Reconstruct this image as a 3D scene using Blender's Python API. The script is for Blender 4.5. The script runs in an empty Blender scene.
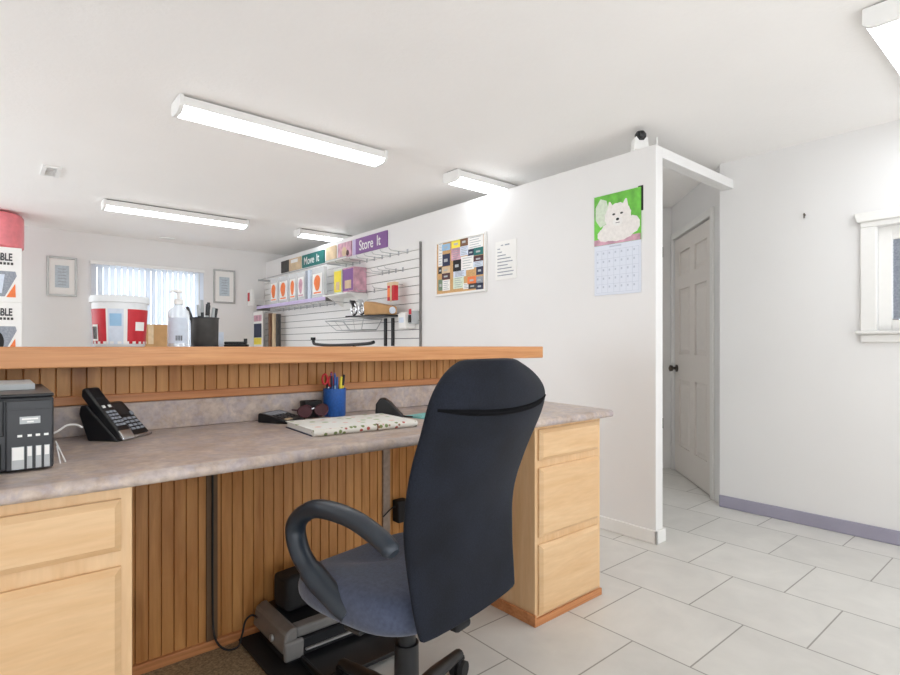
import bpy, bmesh, math, random
from mathutils import Matrix, Vector
random.seed(7)
sc = bpy.context.scene
COL = sc.collection
XF = {}                                   # world matrix of every thing built

# ------------------------------------------------------------------ camera
H = 1.10
YAW = 40.2
cd = bpy.data.cameras.new('camera'); cam = bpy.data.objects.new('camera', cd); COL.objects.link(cam)
cd.sensor_width = 36; cd.lens = 544 / 900 * 36; cd.shift_y = 8.5 / 900; cd.clip_start = .02
cam.location = (0, 0, H); cam.rotation_euler = (math.pi / 2, 0, -math.radians(YAW))
sc.camera = cam
vs = sc.view_settings
vs.view_transform = 'Standard'; vs.look = 'None'; vs.gamma = 1; vs.use_curve_mapping = False

# ------------------------------------------------------------------ materials
def lin(c):
    o = []
    for v in c:
        v /= 255
        o.append(v / 12.92 if v <= .04045 else ((v + .055) / 1.055) ** 2.4)
    return (*o, 1)

class NT:
    def __init__(s, name):
        s.m = bpy.data.materials.new(name); s.m.use_nodes = True
        s.t = s.m.node_tree; s.n = s.t.nodes; s.b = s.n['Principled BSDF']
    def add(s, kind, **k):
        n = s.n.new(kind)
        for a, v in k.items(): setattr(n, a, v)
        return n
    def ln(s, a, b): s.t.links.new(a, b)
    def coords(s, scale=(1, 1, 1)):
        tc = s.add('ShaderNodeTexCoord'); mp = s.add('ShaderNodeMapping')
        mp.inputs['Scale'].default_value = scale
        s.ln(tc.outputs['Object'], mp.inputs['Vector']); return mp.outputs['Vector']
    def noise(s, vec, scale, detail=3, rough=.5, dist=0):
        n = s.add('ShaderNodeTexNoise'); n.inputs['Scale'].default_value = scale
        n.inputs['Detail'].default_value = detail; n.inputs['Roughness'].default_value = rough
        n.inputs['Distortion'].default_value = dist
        s.ln(vec, n.inputs['Vector']); return n.outputs['Fac']
    def ramp(s, fac, stops):
        r = s.add('ShaderNodeValToRGB'); e = r.color_ramp.elements
        while len(e) < len(stops): e.new(.5)
        for el, (p, c) in zip(e, stops): el.position = p; el.color = c
        s.ln(fac, r.inputs['Fac']); return r.outputs['Color']
    def mix(s, fac, a, b, mode='MIX'):
        m = s.add('ShaderNodeMix', data_type='RGBA', blend_type=mode)
        for key, v in ((0, fac), (6, a), (7, b)):
            if hasattr(v, 'is_linked') or hasattr(v, 'links'): s.ln(v, m.inputs[key])
            else: m.inputs[key].default_value = v
        return m.outputs[2]
    def bump(s, fac, strength, dist=.002):
        b = s.add('ShaderNodeBump'); b.inputs['Strength'].default_value = strength
        b.inputs['Distance'].default_value = dist
        s.ln(fac, b.inputs['Height']); s.ln(b.outputs['Normal'], s.b.inputs['Normal'])

def mat(name, col, rough=.5, metal=0, vary=.06, vscale=30, bump=0, bscale=200, bdist=.001, emit=0, spec=.5, trans=0, alpha=1, sheen=0):
    t = NT(name); b = t.b; c = lin(col)
    b.inputs['Roughness'].default_value = rough; b.inputs['Metallic'].default_value = metal
    b.inputs['Specular IOR Level'].default_value = spec
    v = t.coords()
    f = t.noise(v, vscale, 3)
    lo = tuple(x * (1 - vary) for x in c[:3]) + (1,); hi = tuple(min(1, x * (1 + vary)) for x in c[:3]) + (1,)
    t.ln(t.ramp(f, [(.3, lo), (.7, hi)]), b.inputs['Base Color'])
    if bump: t.bump(t.noise(v, bscale, 2), bump, bdist)
    if emit:
        b.inputs['Emission Color'].default_value = c; b.inputs['Emission Strength'].default_value = emit
    if trans: b.inputs['Transmission Weight'].default_value = trans
    if alpha < 1: b.inputs['Alpha'].default_value = alpha
    if sheen: b.inputs['Sheen Weight'].default_value = sheen
    return t.m

def wood(name, c1, c2, scale, rough=.4, knots=False, spec=.4):
    """grain runs along the axis with the smallest scale"""
    t = NT(name); t.b.inputs['Roughness'].default_value = rough; t.b.inputs['Specular IOR Level'].default_value = spec
    v = t.coords(scale)
    a = t.noise(v, 1.0, 5, .6, .6)
    fine = t.noise(v, 6.0, 3, .5)
    c = t.ramp(a, [(.3, lin(c2)), (.65, lin(c1))])
    d = t.ramp(fine, [(.3, (.92, .91, .90, 1)), (.7, (1, 1, 1, 1))])
    c = t.mix(1.0, c, d, 'MULTIPLY')
    if knots:
        vo = t.add('ShaderNodeTexVoronoi'); vo.inputs['Scale'].default_value = 1
        k = t.coords((5, 5, 2.2)); t.ln(k, vo.inputs['Vector'])
        kr = t.ramp(vo.outputs['Distance'], [(.05, (.45, .33, .25, 1)), (.22, (1, 1, 1, 1))])
        c = t.mix(.8, c, kr, 'MULTIPLY')
    t.ln(c, t.b.inputs['Base Color'])
    return t.m

M = {}
M['ceiling'] = mat('ceiling_paint', (249, 247, 245), .9, vary=.01, vscale=2, bump=.35, bscale=45, bdist=.004)
M['wall'] = mat('wall_paint_warm', (231, 230, 229), .55, vary=.012, vscale=2, bump=.06, bscale=60)
M['partition'] = mat('partition_paint', (231, 230, 229), .42, vary=.012, vscale=2, bump=.04, bscale=60)
M['white_trim'] = mat('white_trim', (234, 233, 230), .4, vary=.01)
M['door'] = mat('door_paint', (226, 220, 214), .4, vary=.01)
M['purple_base'] = mat('purple_grey_paint', (156, 153, 170), .5, vary=.05, vscale=6)
M['maple'] = wood('maple', (226, 192, 150), (216, 176, 130), (2.0, 2.0, 16), .38)
M['maple_v'] = wood('maple_vertical', (226, 192, 150), (216, 176, 130), (16, 16, 1.8), .38)
M['oak'] = wood('oak_edge', (224, 166, 114), (198, 132, 82), (1.6, 22, 40), .36)
M['oak_trim'] = wood('oak_trim', (206, 144, 94), (174, 110, 66), (1.8, 30, 60), .4)
M['bead'] = wood('beadboard_pine', (206, 152, 92), (170, 112, 58), (16, 16, 1.6), .42, True)
M['black'] = mat('black_plastic', (26, 27, 30), .38, vary=.1)
M['black_matte'] = mat('black_matte', (24, 24, 26), .7, vary=.15)
M['dark_grey'] = mat('dark_grey_plastic', (46, 48, 52), .4, vary=.06)
M['mid_grey'] = mat('mid_grey_plastic', (120, 118, 116), .38, vary=.06)
M['light_grey'] = mat('light_grey', (180, 184, 186), .45, vary=.04)
M['white'] = mat('white_plastic', (238, 238, 236), .4, vary=.01)
M['paper'] = mat('white_paper', (240, 239, 236), .8, vary=.01)
M['chrome'] = mat('chrome', (200, 200, 202), .22, 1, vary=.03)
M['wire'] = mat('wire_metal', (176, 178, 180), .35, .8, vary=.05)
M['bronze'] = mat('bronze_hardware', (92, 84, 76), .4, .7, vary=.1)
M['kraft'] = mat('kraft_cardboard', (186, 146, 100), .85, vary=.08, vscale=12)
M['groove'] = mat('slat_groove', (104, 104, 106), .6, vary=.05)
M['slat'] = mat('slatwall_laminate', (232, 231, 229), .45, vary=.01)
M['blue'] = mat('blue_mesh', (38, 92, 170), .4, vary=.15, vscale=120)
M['navy'] = mat('navy', (40, 48, 78), .6, vary=.15)
M['red'] = mat('red_print', (196, 34, 48), .45, vary=.08)
M['orange'] = mat('orange_print', (240, 128, 70), .6, vary=.1)
M['yellow'] = mat('yellow', (244, 224, 70), .5, vary=.04)
M['pink'] = mat('pink_film', (240, 138, 146), .35, vary=.1, vscale=14, bump=.5, bscale=40, bdist=.006)
M['purple'] = mat('purple_print', (134, 92, 152), .5, vary=.04)
M['lilac'] = mat('lilac_print', (200, 186, 222), .5, vary=.04)
M['teal_sign'] = mat('teal_print', (30, 112, 108), .5, vary=.04)
M['teal'] = mat('teal_paper', (128, 196, 196), .7, vary=.04)
M['skyblue'] = mat('sky_blue_print', (150, 190, 222), .6, vary=.1, vscale=18)
M['beige'] = mat('beige_print', (214, 190, 156), .6, vary=.12, vscale=14)
M['rose'] = mat('rose_print', (206, 160, 176), .6, vary=.3, vscale=16)
M['green'] = mat('leaf_green_print', (108, 190, 70), .6, vary=.35, vscale=12)
M['darkprint'] = mat('dark_print', (62, 60, 58), .6, vary=.3, vscale=20)
M['maroon'] = mat('maroon_print', (74, 32, 40), .4, vary=.2)
M['brown'] = mat('brown_print', (120, 84, 60), .6, vary=.2, vscale=40)
M['greygreen'] = mat('grey_green_print', (112, 136, 112), .6, vary=.2, vscale=60)
M['palegreen'] = mat('pale_green_print', (214, 226, 206), .7, vary=.08, vscale=60)
M['greyprint'] = mat('grey_print', (150, 156, 166), .7, vary=.2, vscale=90)
M['pale_blue'] = mat('pale_blue_print', (212, 222, 236), .7, vary=.05, vscale=60)
M['cork'] = mat('cork', (206, 164, 112), .85, vary=.2, vscale=160)
M['ink'] = mat('printed_ink', (70, 70, 74), .8, vary=.05)
M['palecal'] = mat('calendar_paper', (226, 232, 244), .75, vary=.01)
M['calink'] = mat('calendar_ink', (196, 204, 218), .8, vary=.05)
M['fur'] = mat('white_fur_print', (238, 234, 230), .8, vary=.06, vscale=50)
M['silver_frame'] = mat('silver_frame', (176, 176, 174), .35, .5, vary=.06)
M['certificate'] = mat('certificate_print', (188, 200, 208), .6, vary=.12, vscale=50)
M['clear'] = mat('clear_bag', (236, 238, 240), .25, vary=.02, alpha=.55)
M['clear_bottle'] = mat('clear_plastic', (236, 242, 246), .08, vary=0, alpha=.5, spec=.6)
M['tub'] = mat('translucent_tub', (232, 236, 238), .3, vary=.02)
def blind_mat():
    t = NT('blind_vinyl'); b = t.b; b.inputs['Base Color'].default_value = lin((240, 242, 244)); b.inputs['Roughness'].default_value = .5
    tr = t.add('ShaderNodeBsdfTranslucent'); tr.inputs['Color'].default_value = lin((244, 246, 250))
    mx = t.add('ShaderNodeMixShader'); mx.inputs[0].default_value = .9
    t.ln(b.outputs[0], mx.inputs[1]); t.ln(tr.outputs[0], mx.inputs[2])
    t.ln(mx.outputs[0], t.n['Material Output'].inputs['Surface'])
    return t.m
M['blind'] = blind_mat()
M['glass'] = mat('window_glass', (240, 246, 250), .02, vary=0, trans=1, spec=.5)
M['lamp'] = mat('lit_diffuser', (246, 251, 255), .4, vary=0, emit=8.5)
M['lamp_end'] = mat('lamp_end_cap', (238, 238, 236), .5, vary=.01)
M['rubber'] = mat('carpet_brown', (152, 134, 106), .95, vary=.45, vscale=140, bump=.5, bscale=300)
M['slate'] = mat('batten_dark', (104, 78, 52), .6, vary=.1)
M['batten'] = mat('batten_grey', (150, 134, 120), .6, vary=.15, vscale=60)
M['rod'] = mat('printer_rod', (210, 208, 206), .3, .6, vary=.02)
M['chair_plastic'] = mat('chair_arm_plastic', (38, 46, 56), .34, vary=.06, vscale=200, bump=.1, bscale=700, bdist=.0005)
M['fabric_seat'] = mat('seat_fabric', (72, 80, 102), .95, vary=.18, vscale=90, bump=.5, bscale=700, sheen=.25)

def fabric_mesh():
    t = NT('back_mesh_fabric'); b = t.b
    b.inputs['Roughness'].default_value = .85; b.inputs['Sheen Weight'].default_value = .03; b.inputs['Specular IOR Level'].default_value = .25
    v = t.coords()
    n1 = t.noise(v, 7, 3); n2 = t.noise(v, 320, 1)
    c = t.ramp(n1, [(.3, lin((18, 21, 29))), (.7, lin((28, 33, 45)))])
    d = t.ramp(n2, [(.35, (.7, .7, .7, 1)), (.65, (1.1, 1.1, 1.1, 1))])
    t.ln(t.mix(1, c, d, 'MULTIPLY'), b.inputs['Base Color'])
    t.bump(n2, .3, .001)
    return t.m
M['fabric_back'] = fabric_mesh()
M['shaded_piping'] = mat('piping_crease_shade', (14, 14, 17), .9, vary=.05, spec=.1)  # black colour carries the shade of the crease under the seam roll

def laminate():
    t = NT('stone_laminate'); b = t.b; b.inputs['Roughness'].default_value = .33
    v = t.coords()
    n1 = t.noise(v, 9, 6, .62, .4); n2 = t.noise(v, 55, 4, .6); n3 = t.noise(v, 22, 4, .6, .8)
    c = t.ramp(n1, [(.3, lin((166, 146, 132))), (.5, lin((192, 175, 162))), (.7, lin((210, 197, 186)))])
    e = t.ramp(n3, [(.42, (0, 0, 0, 1)), (.62, (.75, .75, .75, 1))])
    c = t.mix(e, c, lin((174, 164, 168)))
    d = t.ramp(n2, [(.3, (.78, .76, .75, 1)), (.6, (1.02, 1.02, 1.02, 1))])
    t.ln(t.mix(1, c, d, 'MULTIPLY'), b.inputs['Base Color'])
    return t.m
M['laminate'] = laminate()

def tiles():
    t = NT('floor_tile'); b = t.b; b.inputs['Roughness'].default_value = .38
    tc = t.add('ShaderNodeTexCoord'); sp = t.add('ShaderNodeSeparateXYZ'); cb = t.add('ShaderNodeCombineXYZ')
    t.ln(tc.outputs['Object'], sp.inputs[0])
    for src, off, dst in ((1, 2.45 - .892, 0), (0, 2.65 - 2.268, 1)):
        a = t.add('ShaderNodeMath', operation='ADD'); a.inputs[1].default_value = off
        t.ln(sp.outputs[src], a.inputs[0]); t.ln(a.outputs[0], cb.inputs[dst])
    br = t.add('ShaderNodeTexBrick'); br.offset = .5; br.offset_frequency = 2
    for k, v in (('Scale', 1), ('Mortar Size', .0032), ('Mortar Smooth', .2), ('Brick Width', .4375), ('Row Height', .4375), ('Bias', 0)):
        br.inputs[k].default_value = v
    br.inputs['Color1'].default_value = lin((214, 212, 207)); br.inputs['Color2'].default_value = lin((207, 205, 200))
    br.inputs['Mortar'].default_value = lin((146, 143, 137))
    t.ln(cb.outputs[0], br.inputs['Vector'])
    n = t.noise(tc.outputs['Object'], 5, 6, .6, .5)
    d = t.ramp(n, [(.3, (.9, .9, .9, 1)), (.7, (1.03, 1.03, 1.03, 1))])
    t.ln(t.mix(1, br.outputs['Color'], d, 'MULTIPLY'), b.inputs['Base Color'])
    t.bump(br.outputs['Fac'], -.4, .003)
    return t.m
M['tile'] = tiles()

def floral():
    t = NT('floral_cover'); b = t.b; b.inputs['Roughness'].default_value = .5
    v = t.coords()
    vo = t.add('ShaderNodeTexVoronoi'); vo.inputs['Scale'].default_value = 26; t.ln(v, vo.inputs['Vector'])
    f = t.ramp(vo.outputs['Distance'], [(.25, (1, 1, 1, 1)), (.34, (0, 0, 0, 1))])
    pal = t.ramp(vo.outputs['Color'], [(0, lin((232, 190, 178))), (.35, lin((170, 192, 150))), (.6, lin((240, 236, 226))), (1, lin((226, 214, 214)))])
    pal.node.color_ramp.interpolation = 'CONSTANT'
    t.ln(t.mix(f, lin((236, 238, 234)), pal), b.inputs['Base Color'])
    return t.m
M['floral'] = floral()
def floral_dark():
    t = NT('floral_spine'); b = t.b; b.inputs['Roughness'].default_value = .5
    v = t.coords()
    vo = t.add('ShaderNodeTexVoronoi'); vo.inputs['Scale'].default_value = 60; t.ln(v, vo.inputs['Vector'])
    f = t.ramp(vo.outputs['Distance'], [(.3, (1, 1, 1, 1)), (.45, (0, 0, 0, 1))])
    pal = t.ramp(vo.outputs['Color'], [(0, lin((176, 74, 58))), (.3, lin((116, 134, 76))), (.55, lin((232, 226, 214))), (.8, lin((150, 104, 70)))])
    pal.node.color_ramp.interpolation = 'CONSTANT'
    t.ln(t.mix(f, lin((232, 230, 222)), pal), b.inputs['Base Color'])
    return t.m
M['floral_spine'] = floral_dark()

# ------------------------------------------------------------------ mesh helpers
class MB:
    def __init__(s, T=None):
        s.bm = bmesh.new(); s.T = T or Matrix.Identity(4)
    def _f(s, vs, mi):
        try:
            f = s.bm.faces.new(vs); f.material_index = mi; return f
        except ValueError: return None
    def v(s, p): return s.bm.verts.new(s.T @ Vector(p))
    def box(s, x0, x1, y0, y1, z0, z1, mi=0, R=None):
        c = Vector(((x0 + x1) / 2, (y0 + y1) / 2, (z0 + z1) / 2)); vs_ = []
        for z in (z0, z1):
            for x, y in ((x0, y0), (x1, y0), (x1, y1), (x0, y1)):
                p = Vector((x, y, z))
                if R: p = c + R @ (p - c)
                vs_.append(s.v(p))
        for q in ((3, 2, 1, 0), (4, 5, 6, 7), (0, 1, 5, 4), (1, 2, 6, 5), (2, 3, 7, 6), (3, 0, 4, 7)):
            s._f([vs_[i] for i in q], mi)
        return s
    def prism(s, pts, ext, mi=0):
        """pts: 3-D outline, ext: extrusion vector"""
        a = [s.v(p) for p in pts]; b = [s.v(Vector(p) + Vector(ext)) for p in pts]
        s._f(a[::-1], mi); s._f(b, mi); n = len(a)
        for i in range(n): s._f([a[i], a[(i + 1) % n], b[(i + 1) % n], b[i]], mi)
        return s
    def tube(s, path, r, seg=10, closed=False, mi=0, flat=1.0, ref=None):
        P = [Vector(p) for p in path]; n = len(P); rings = []
        rad = r if isinstance(r, (list, tuple)) else [r] * n
        t0 = (P[1] - P[0]).normalized()
        up = Vector(ref) if ref else (Vector((0, 0, 1)) if abs(t0.z) < .9 else Vector((1, 0, 0)))
        u = (up - t0 * up.dot(t0)).normalized()
        for i in range(n):
            if closed: t = (P[(i + 1) % n] - P[i - 1]).normalized()
            else: t = (P[min(i + 1, n - 1)] - P[max(i - 1, 0)]).normalized()
            u = (u - t * u.dot(t)).normalized(); w = t.cross(u)
            rings.append([s.v(P[i] + u * math.cos(2 * math.pi * k / seg) * rad[i] + w * math.sin(2 * math.pi * k / seg) * rad[i] * flat) for k in range(seg)])
        for i in range(n if closed else n - 1):
            A, B = rings[i], rings[(i + 1) % n]
            for k in range(seg): s._f([A[k], A[(k + 1) % seg], B[(k + 1) % seg], B[k]], mi)
        if not closed: s._f(rings[0][::-1], mi); s._f(rings[-1], mi)
        return s
    def cyl(s, p0, p1, r0, r1=None, seg=16, mi=0): return s.tube([p0, p1], [r0, r0 if r1 is None else r1], seg, mi=mi)
    def lathe(s, prof, cx, cy, seg=28, mi=0):
        rings = []
        for r, z in prof:
            rings.append([s.v((cx + r * math.cos(2 * math.pi * k / seg), cy + r * math.sin(2 * math.pi * k / seg), z)) for k in range(seg)])
        for A, B in zip(rings, rings[1:]):
            for k in range(seg): s._f([A[k], A[(k + 1) % seg], B[(k + 1) % seg], B[k]], mi)
        s._f(rings[0][::-1], mi); s._f(rings[-1], mi)
        return s
    def grid(s, rows, closed=False, mi=0):
        R = [[s.v(p) for p in row] for row in rows]
        for A, B in zip(R, R[1:]):
            m = len(A)
            for k in range(m if closed else m - 1): s._f([A[k], A[(k + 1) % m], B[(k + 1) % m], B[k]], mi)
        return R
    def build(s, name, mats, parent=None, bevel=0, smooth=40, subsurf=0):
        bm = s.bm
        bmesh.ops.recalc_face_normals(bm, faces=bm.faces)
        if parent is None:
            xs = [v.co for v in bm.verts]
            lo = [min(c[i] for c in xs) for i in range(3)]; hi = [max(c[i] for c in xs) for i in range(3)]
            W = Matrix.Translation(((lo[0] + hi[0]) / 2, (lo[1] + hi[1]) / 2, lo[2]))
        else: W = XF[parent]
        bm.transform(W.inverted())
        me = bpy.data.meshes.new(name); bm.to_mesh(me); bm.free()
        me.polygons.foreach_set('use_smooth', [True] * len(me.polygons))
        me.set_sharp_from_angle(angle=math.radians(smooth))
        for m in (mats if isinstance(mats, (list, tuple)) else [mats]): me.materials.append(M[m] if isinstance(m, str) else m)
        o = bpy.data.objects.new(name, me); COL.objects.link(o)
        XF[o] = W
        if parent is None: o.matrix_world = W
        else: o.parent = parent
        if bevel:
            b = o.modifiers.new('bevel', 'BEVEL'); b.width = bevel; b.segments = 2; b.limit_method = 'ANGLE'; b.angle_limit = math.radians(35)
            b.harden_normals = False
        if subsurf:
            q = o.modifiers.new('subsurf', 'SUBSURF'); q.levels = subsurf; q.render_levels = subsurf
        return o

def tag(o, label, cat, group=None):
    o['label'] = label; o['category'] = cat
    if group: o['group'] = group
    return o
def thing(name, label, cat, loc, rotz=0, group=None):
    o = bpy.data.objects.new(name, None); COL.objects.link(o); o.empty_display_size = .05
    W = Matrix.Translation(loc) @ Matrix.Rotation(rotz, 4, 'Z'); o.matrix_world = W; XF[o] = W
    o.location = loc; o.rotation_euler = (0, 0, rotz)
    return tag(o, label, cat, group)
def struct(o, label=None):
    o['kind'] = 'structure'
    if label: o['label'] = label
    return o
def copy_tree(o, parent=None):
    c = o.copy(); COL.objects.link(c)
    if parent: c.parent = parent
    for ch in list(o.children): copy_tree(ch, c)
    return c
def text_mesh(name, s, size, m, parent, origin, xd, ud, sx=1.0, depth=.0008, bold=0):
    cu = bpy.data.curves.new(name, 'FONT'); cu.body = s; cu.size = size; cu.extrude = depth; cu.offset = bold
    cu.align_x = 'CENTER'; cu.align_y = 'CENTER'
    t = bpy.data.objects.new(name + '_curve', cu); COL.objects.link(t)
    dg = bpy.context.evaluated_depsgraph_get(); me = bpy.data.meshes.new_from_object(t.evaluated_get(dg))
    bpy.data.objects.remove(t); bpy.data.curves.remove(cu)
    xd = Vector(xd).normalized(); ud = Vector(ud).normalized(); nd = xd.cross(ud)
    W = Matrix(((xd.x * sx, ud.x, nd.x, origin[0]), (xd.y * sx, ud.y, nd.y, origin[1]), (xd.z * sx, ud.z, nd.z, origin[2]), (0, 0, 0, 1)))
    me.transform(XF[parent].inverted() @ W); me.name = name
    me.materials.clear(); me.materials.append(M[m])
    o = bpy.data.objects.new(name, me); COL.objects.link(o); o.parent = parent; XF[o] = XF[parent]
    return o
def smooth_path(p, n=6):
    P = [Vector(a) for a in p]; out = []
    for i in range(len(P) - 1):
        a = P[max(i - 1, 0)]; b = P[i]; c = P[i + 1]; d = P[min(i + 2, len(P) - 1)]
        for k in range(n):
            t = k / n
            out.append(.5 * ((2 * b) + (c - a) * t + (2 * a - 5 * b + 4 * c - d) * t * t + (3 * b - a - 3 * c + d) * t ** 3))
    out.append(P[-1]); return out
def arc(c, r, a0, a1, n, f): return [f(c[0] + r * math.cos(a0 + (a1 - a0) * i / n), c[1] + r * math.sin(a0 + (a1 - a0) * i / n)) for i in range(n + 1)]

# ------------------------------------------------------------------ the room
CZ = 2.35; FY = 7.18; PX = 2.824; RX = 3.83; PT = 2.222
LX = -1.9; NY = -2.4
struct(MB().box(LX, 7.2, NY, FY + .12, -.1, 0).build('floor', 'tile'))
struct(MB().box(LX, 7.2, NY, FY + .12, CZ, CZ + .1).build('ceiling', 'ceiling'))
wb = MB(); WX0, WX1, WZ0, WZ1 = .87, 2.0, .98, 2.03
wb.box(LX, WX0, FY, FY + .12, 0, CZ); wb.box(WX1, 7.2, FY, FY + .12, 0, CZ)
wb.box(WX0, WX1, FY, FY + .12, 0, WZ0); wb.box(WX0, WX1, FY, FY + .12, WZ1, CZ)
struct(wb.build('wall_far', 'wall'))
LW0, LW1, LZ0, LZ1 = 2.7, 6.9, .5, 2.25  # unseen side opening, added so sky light brightens the back room
wl = MB(); wl.box(LX - .12, LX, NY, LW0, 0, CZ); wl.box(LX - .12, LX, LW1, FY + .12, 0, CZ); wl.box(LX - .12, LX, LW0, LW1, 0, LZ0); wl.box(LX - .12, LX, LW0, LW1, LZ1, CZ)
struct(wl.build('wall_left', 'wall'))
struct(MB().box(PX, PX + .075, 1.57, FY, 0, PT).build('wall_partition', 'partition', bevel=.003))
struct(MB().box(PX + .075, RX, 1.57, 1.645, 2.162, PT).build('trim_1', 'partition', bevel=.002), 'white header beam across the hall opening')
# right wall with its window opening
RY1 = 1.637; GY0, GY1, GZ0, GZ1 = -.25, .79, 1.186, 1.775
rb = MB()
rb.box(RX, RX + .14, NY, GY0, 0, CZ); rb.box(RX, RX + .14, GY1, RY1 + .022, 0, CZ)
rb.box(RX, RX + .14, GY0, GY1, 0, GZ0); rb.box(RX, RX + .14, GY0, GY1, GZ1, CZ)
struct(rb.build('wall_right', 'wall'))
# diagonal hall wall with the panel door
U = Vector((.726, .688, 0)).normalized(); N = Vector((-U.y, U.x, 0)); O = Vector((RX, RY1, 0))
TD = Matrix(((U.x, N.x, 0, O.x), (U.y, N.y, 0, O.y), (0, 0, 1, 0), (0, 0, 0, 1)))   # local: x along the wall, y out into the hall
DS0, DS1, DZ = .216, 1.11, 2.035
db = MB(TD); db.box(0, DS0 - .006, -.12, 0, 0, CZ); db.box(DS1 + .006, 1.19, -.12, 0, 0, CZ); db.box(DS0 - .006, DS1 + .006, -.12, 0, DZ + .006, CZ)
struct(db.build('wall_hall', 'wall'))
cb = MB(TD); cb.box(.05, 1.25, -.72, -.66, 0, CZ); cb.box(.0, .05, -.72, -.12, 0, CZ); cb.box(1.25, 1.3, -.72, -.12, 0, CZ)
struct(cb.build('wall_dark_backing', 'wall'))  # unseen backing added behind the door to block sky and darken its gap
struct(MB(TD).box(1.19, 1.31, -.12, .95, 0, CZ).build('wall_back', 'wall'))
struct(MB().box(5.4, 5.5, 2.2, FY, 0, CZ).build('wall_light_stop', 'wall'))  # unseen wall added to keep sky light from leaking into the hall
def casing(x0, x1, z1, w=.055, d=.016):
    m = MB(TD)
    m.box(x0 - w, x0, 0, d, 0, z1 + w); m.box(x1, x1 + w, 0, d, 0, z1 + w); m.box(x0, x1, 0, d, z1, z1 + w)
    return m
struct(casing(DS0 - .006, DS1 + .006, DZ + .006).build('trim_2', 'white_trim', bevel=.004), 'white casing around the hall door')
# six-panel leaf
LEAF = MB(TD); ft, bk = -.004, -.040
xs = [DS0, .335, .595, .725, 1.005, DS1]
xs = [DS0, .318, .59, .712, .99, DS1]
zs = [.008, .238, .815, 1.028, 1.587, 1.705, 1.905, 2.03]
LEAF.box(DS0, DS1, bk, ft - .014, .008, 2.03)
for a, b in ((xs[0], xs[1]), (xs[2], xs[3]), (xs[4], xs[5])): LEAF.box(a, b, ft - .014, ft, .008, 2.03)
for a, b in ((xs[1], xs[2]), (xs[3], xs[4])):
    for c, d in ((zs[0], zs[1]), (zs[2], zs[3]), (zs[4], zs[5]), (zs[6], zs[7])): LEAF.box(a, b, ft - .014, ft, c, d)
    for c, d in ((zs[1], zs[2]), (zs[3], zs[4]), (zs[5], zs[6])):
        m_ = .03
        o_ = [(a + .008, ft - .0141, c + .008), (b - .008, ft - .0141, c + .008), (b - .008, ft - .0141, d - .008), (a + .008, ft - .0141, d - .008)]
        i_ = [(a + m_ + .012, ft - .001, c + m_ + .012), (b - m_ - .012, ft - .001, c + m_ + .012), (b - m_ - .012, ft - .001, d - m_ - .012), (a + m_ + .012, ft - .001, d - m_ - .012)]
        ov = [LEAF.v(p) for p in o_]; iv = [LEAF.v(p) for p in i_]
        LEAF._f(iv, 0)
        for k in range(4): LEAF._f([ov[k], ov[(k + 1) % 4], iv[(k + 1) % 4], iv[k]], 0)
door = struct(LEAF.build('door_1', 'door', smooth=20), 'white six panel door in the diagonal hall wall')
kb = MB(TD); kb.tube([(1.045, ft, .905), (1.045, ft + .01, .905), (1.045, ft + .012, .905), (1.045, ft + .035, .905), (1.045, ft + .042, .905), (1.045, ft + .062, .905), (1.045, ft + .07, .905)], [.03, .03, .012, .012, .026, .028, .012], 16)
kb.build('door_knob', 'bronze', door)
for z in (.33, 1.06, 1.80):
    hb = MB(TD); hb.box(DS0 - .004, DS0 + .016, ft, ft + .004, z - .045, z + .045); hb.cyl((DS0 - .001, ft + .008, z - .045), (DS0 - .001, ft + .008, z + .045), .006, seg=8)
    hb.build('hinge', 'bronze', door)
# second door leaf, edge on behind the hall door
d2 = struct(MB(TD).box(1.150, 1.188, .10, .86, .01, 2.03).build('door_2', 'door', bevel=.002), 'plain door on the back hall wall beyond the panel door')
for z in (.41, 1.94):
    hb = MB(TD); hb.box(1.142, 1.150, .10, .115, z - .045, z + .045); hb.cyl((1.144, .094, z - .045), (1.144, .094, z + .045), .007, seg=8)
    hb.build('hinge', 'bronze', d2)
# baseboards
def base(name, pts, m, label, h=.08, t=.014):
    b = MB()
    for (x0, x1, y0, y1) in pts: b.box(x0, x1, y0, y1, 0, h)
    return struct(b.build(name, m, bevel=.004), label)
base('baseboard_right', [(RX - .014, RX, NY, RY1 + .022)], 'purple_base', 'purple grey baseboard along the right wall')
base('baseboard_partition', [(PX - .013, PX, 1.557, FY), (PX - .013, PX + .088, 1.557, 1.57), (PX + .075, PX + .088, 1.57, 4.2)], 'white_trim', 'white baseboard around the partition end', .075)
base('baseboard_far', [(LX, PX - .013, FY - .013, FY)], 'white_trim', None, .08)

# far window: frame, glass, vertical blind
fb = MB(); fb.box(WX0, WX0 + .04, FY + .04, FY + .10, WZ0, WZ1); fb.box(WX1 - .04, WX1, FY + .04, FY + .10, WZ0, WZ1)
fb.box(WX0 + .04, WX1 - .04, FY + .04, FY + .10, WZ0, WZ0 + .04); fb.box(WX0 + .04, WX1 - .04, FY + .04, FY + .10, WZ1 - .04, WZ1); fb.box(1.40, 1.45, FY + .04, FY + .0675, WZ0 + .04, WZ1 - .04)
w1 = struct(fb.build('window_1', 'white_trim'), 'wide window behind the vertical blind on the far wall')
MB().box(WX0 + .04, WX1 - .04, FY + .068, FY + .072, WZ0 + .04, WZ1 - .04).build('window_pane', 'glass', w1)
vb = thing('vertical_blind', 'white vertical blind hanging over the bright far window', 'blind', (1.43, FY - .05, 1.0))
MB().box(.84, 2.03, FY - .075, FY - .012, 2.005, 2.045).build('headrail', 'white', vb, bevel=.004)
nsl = 20
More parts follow.
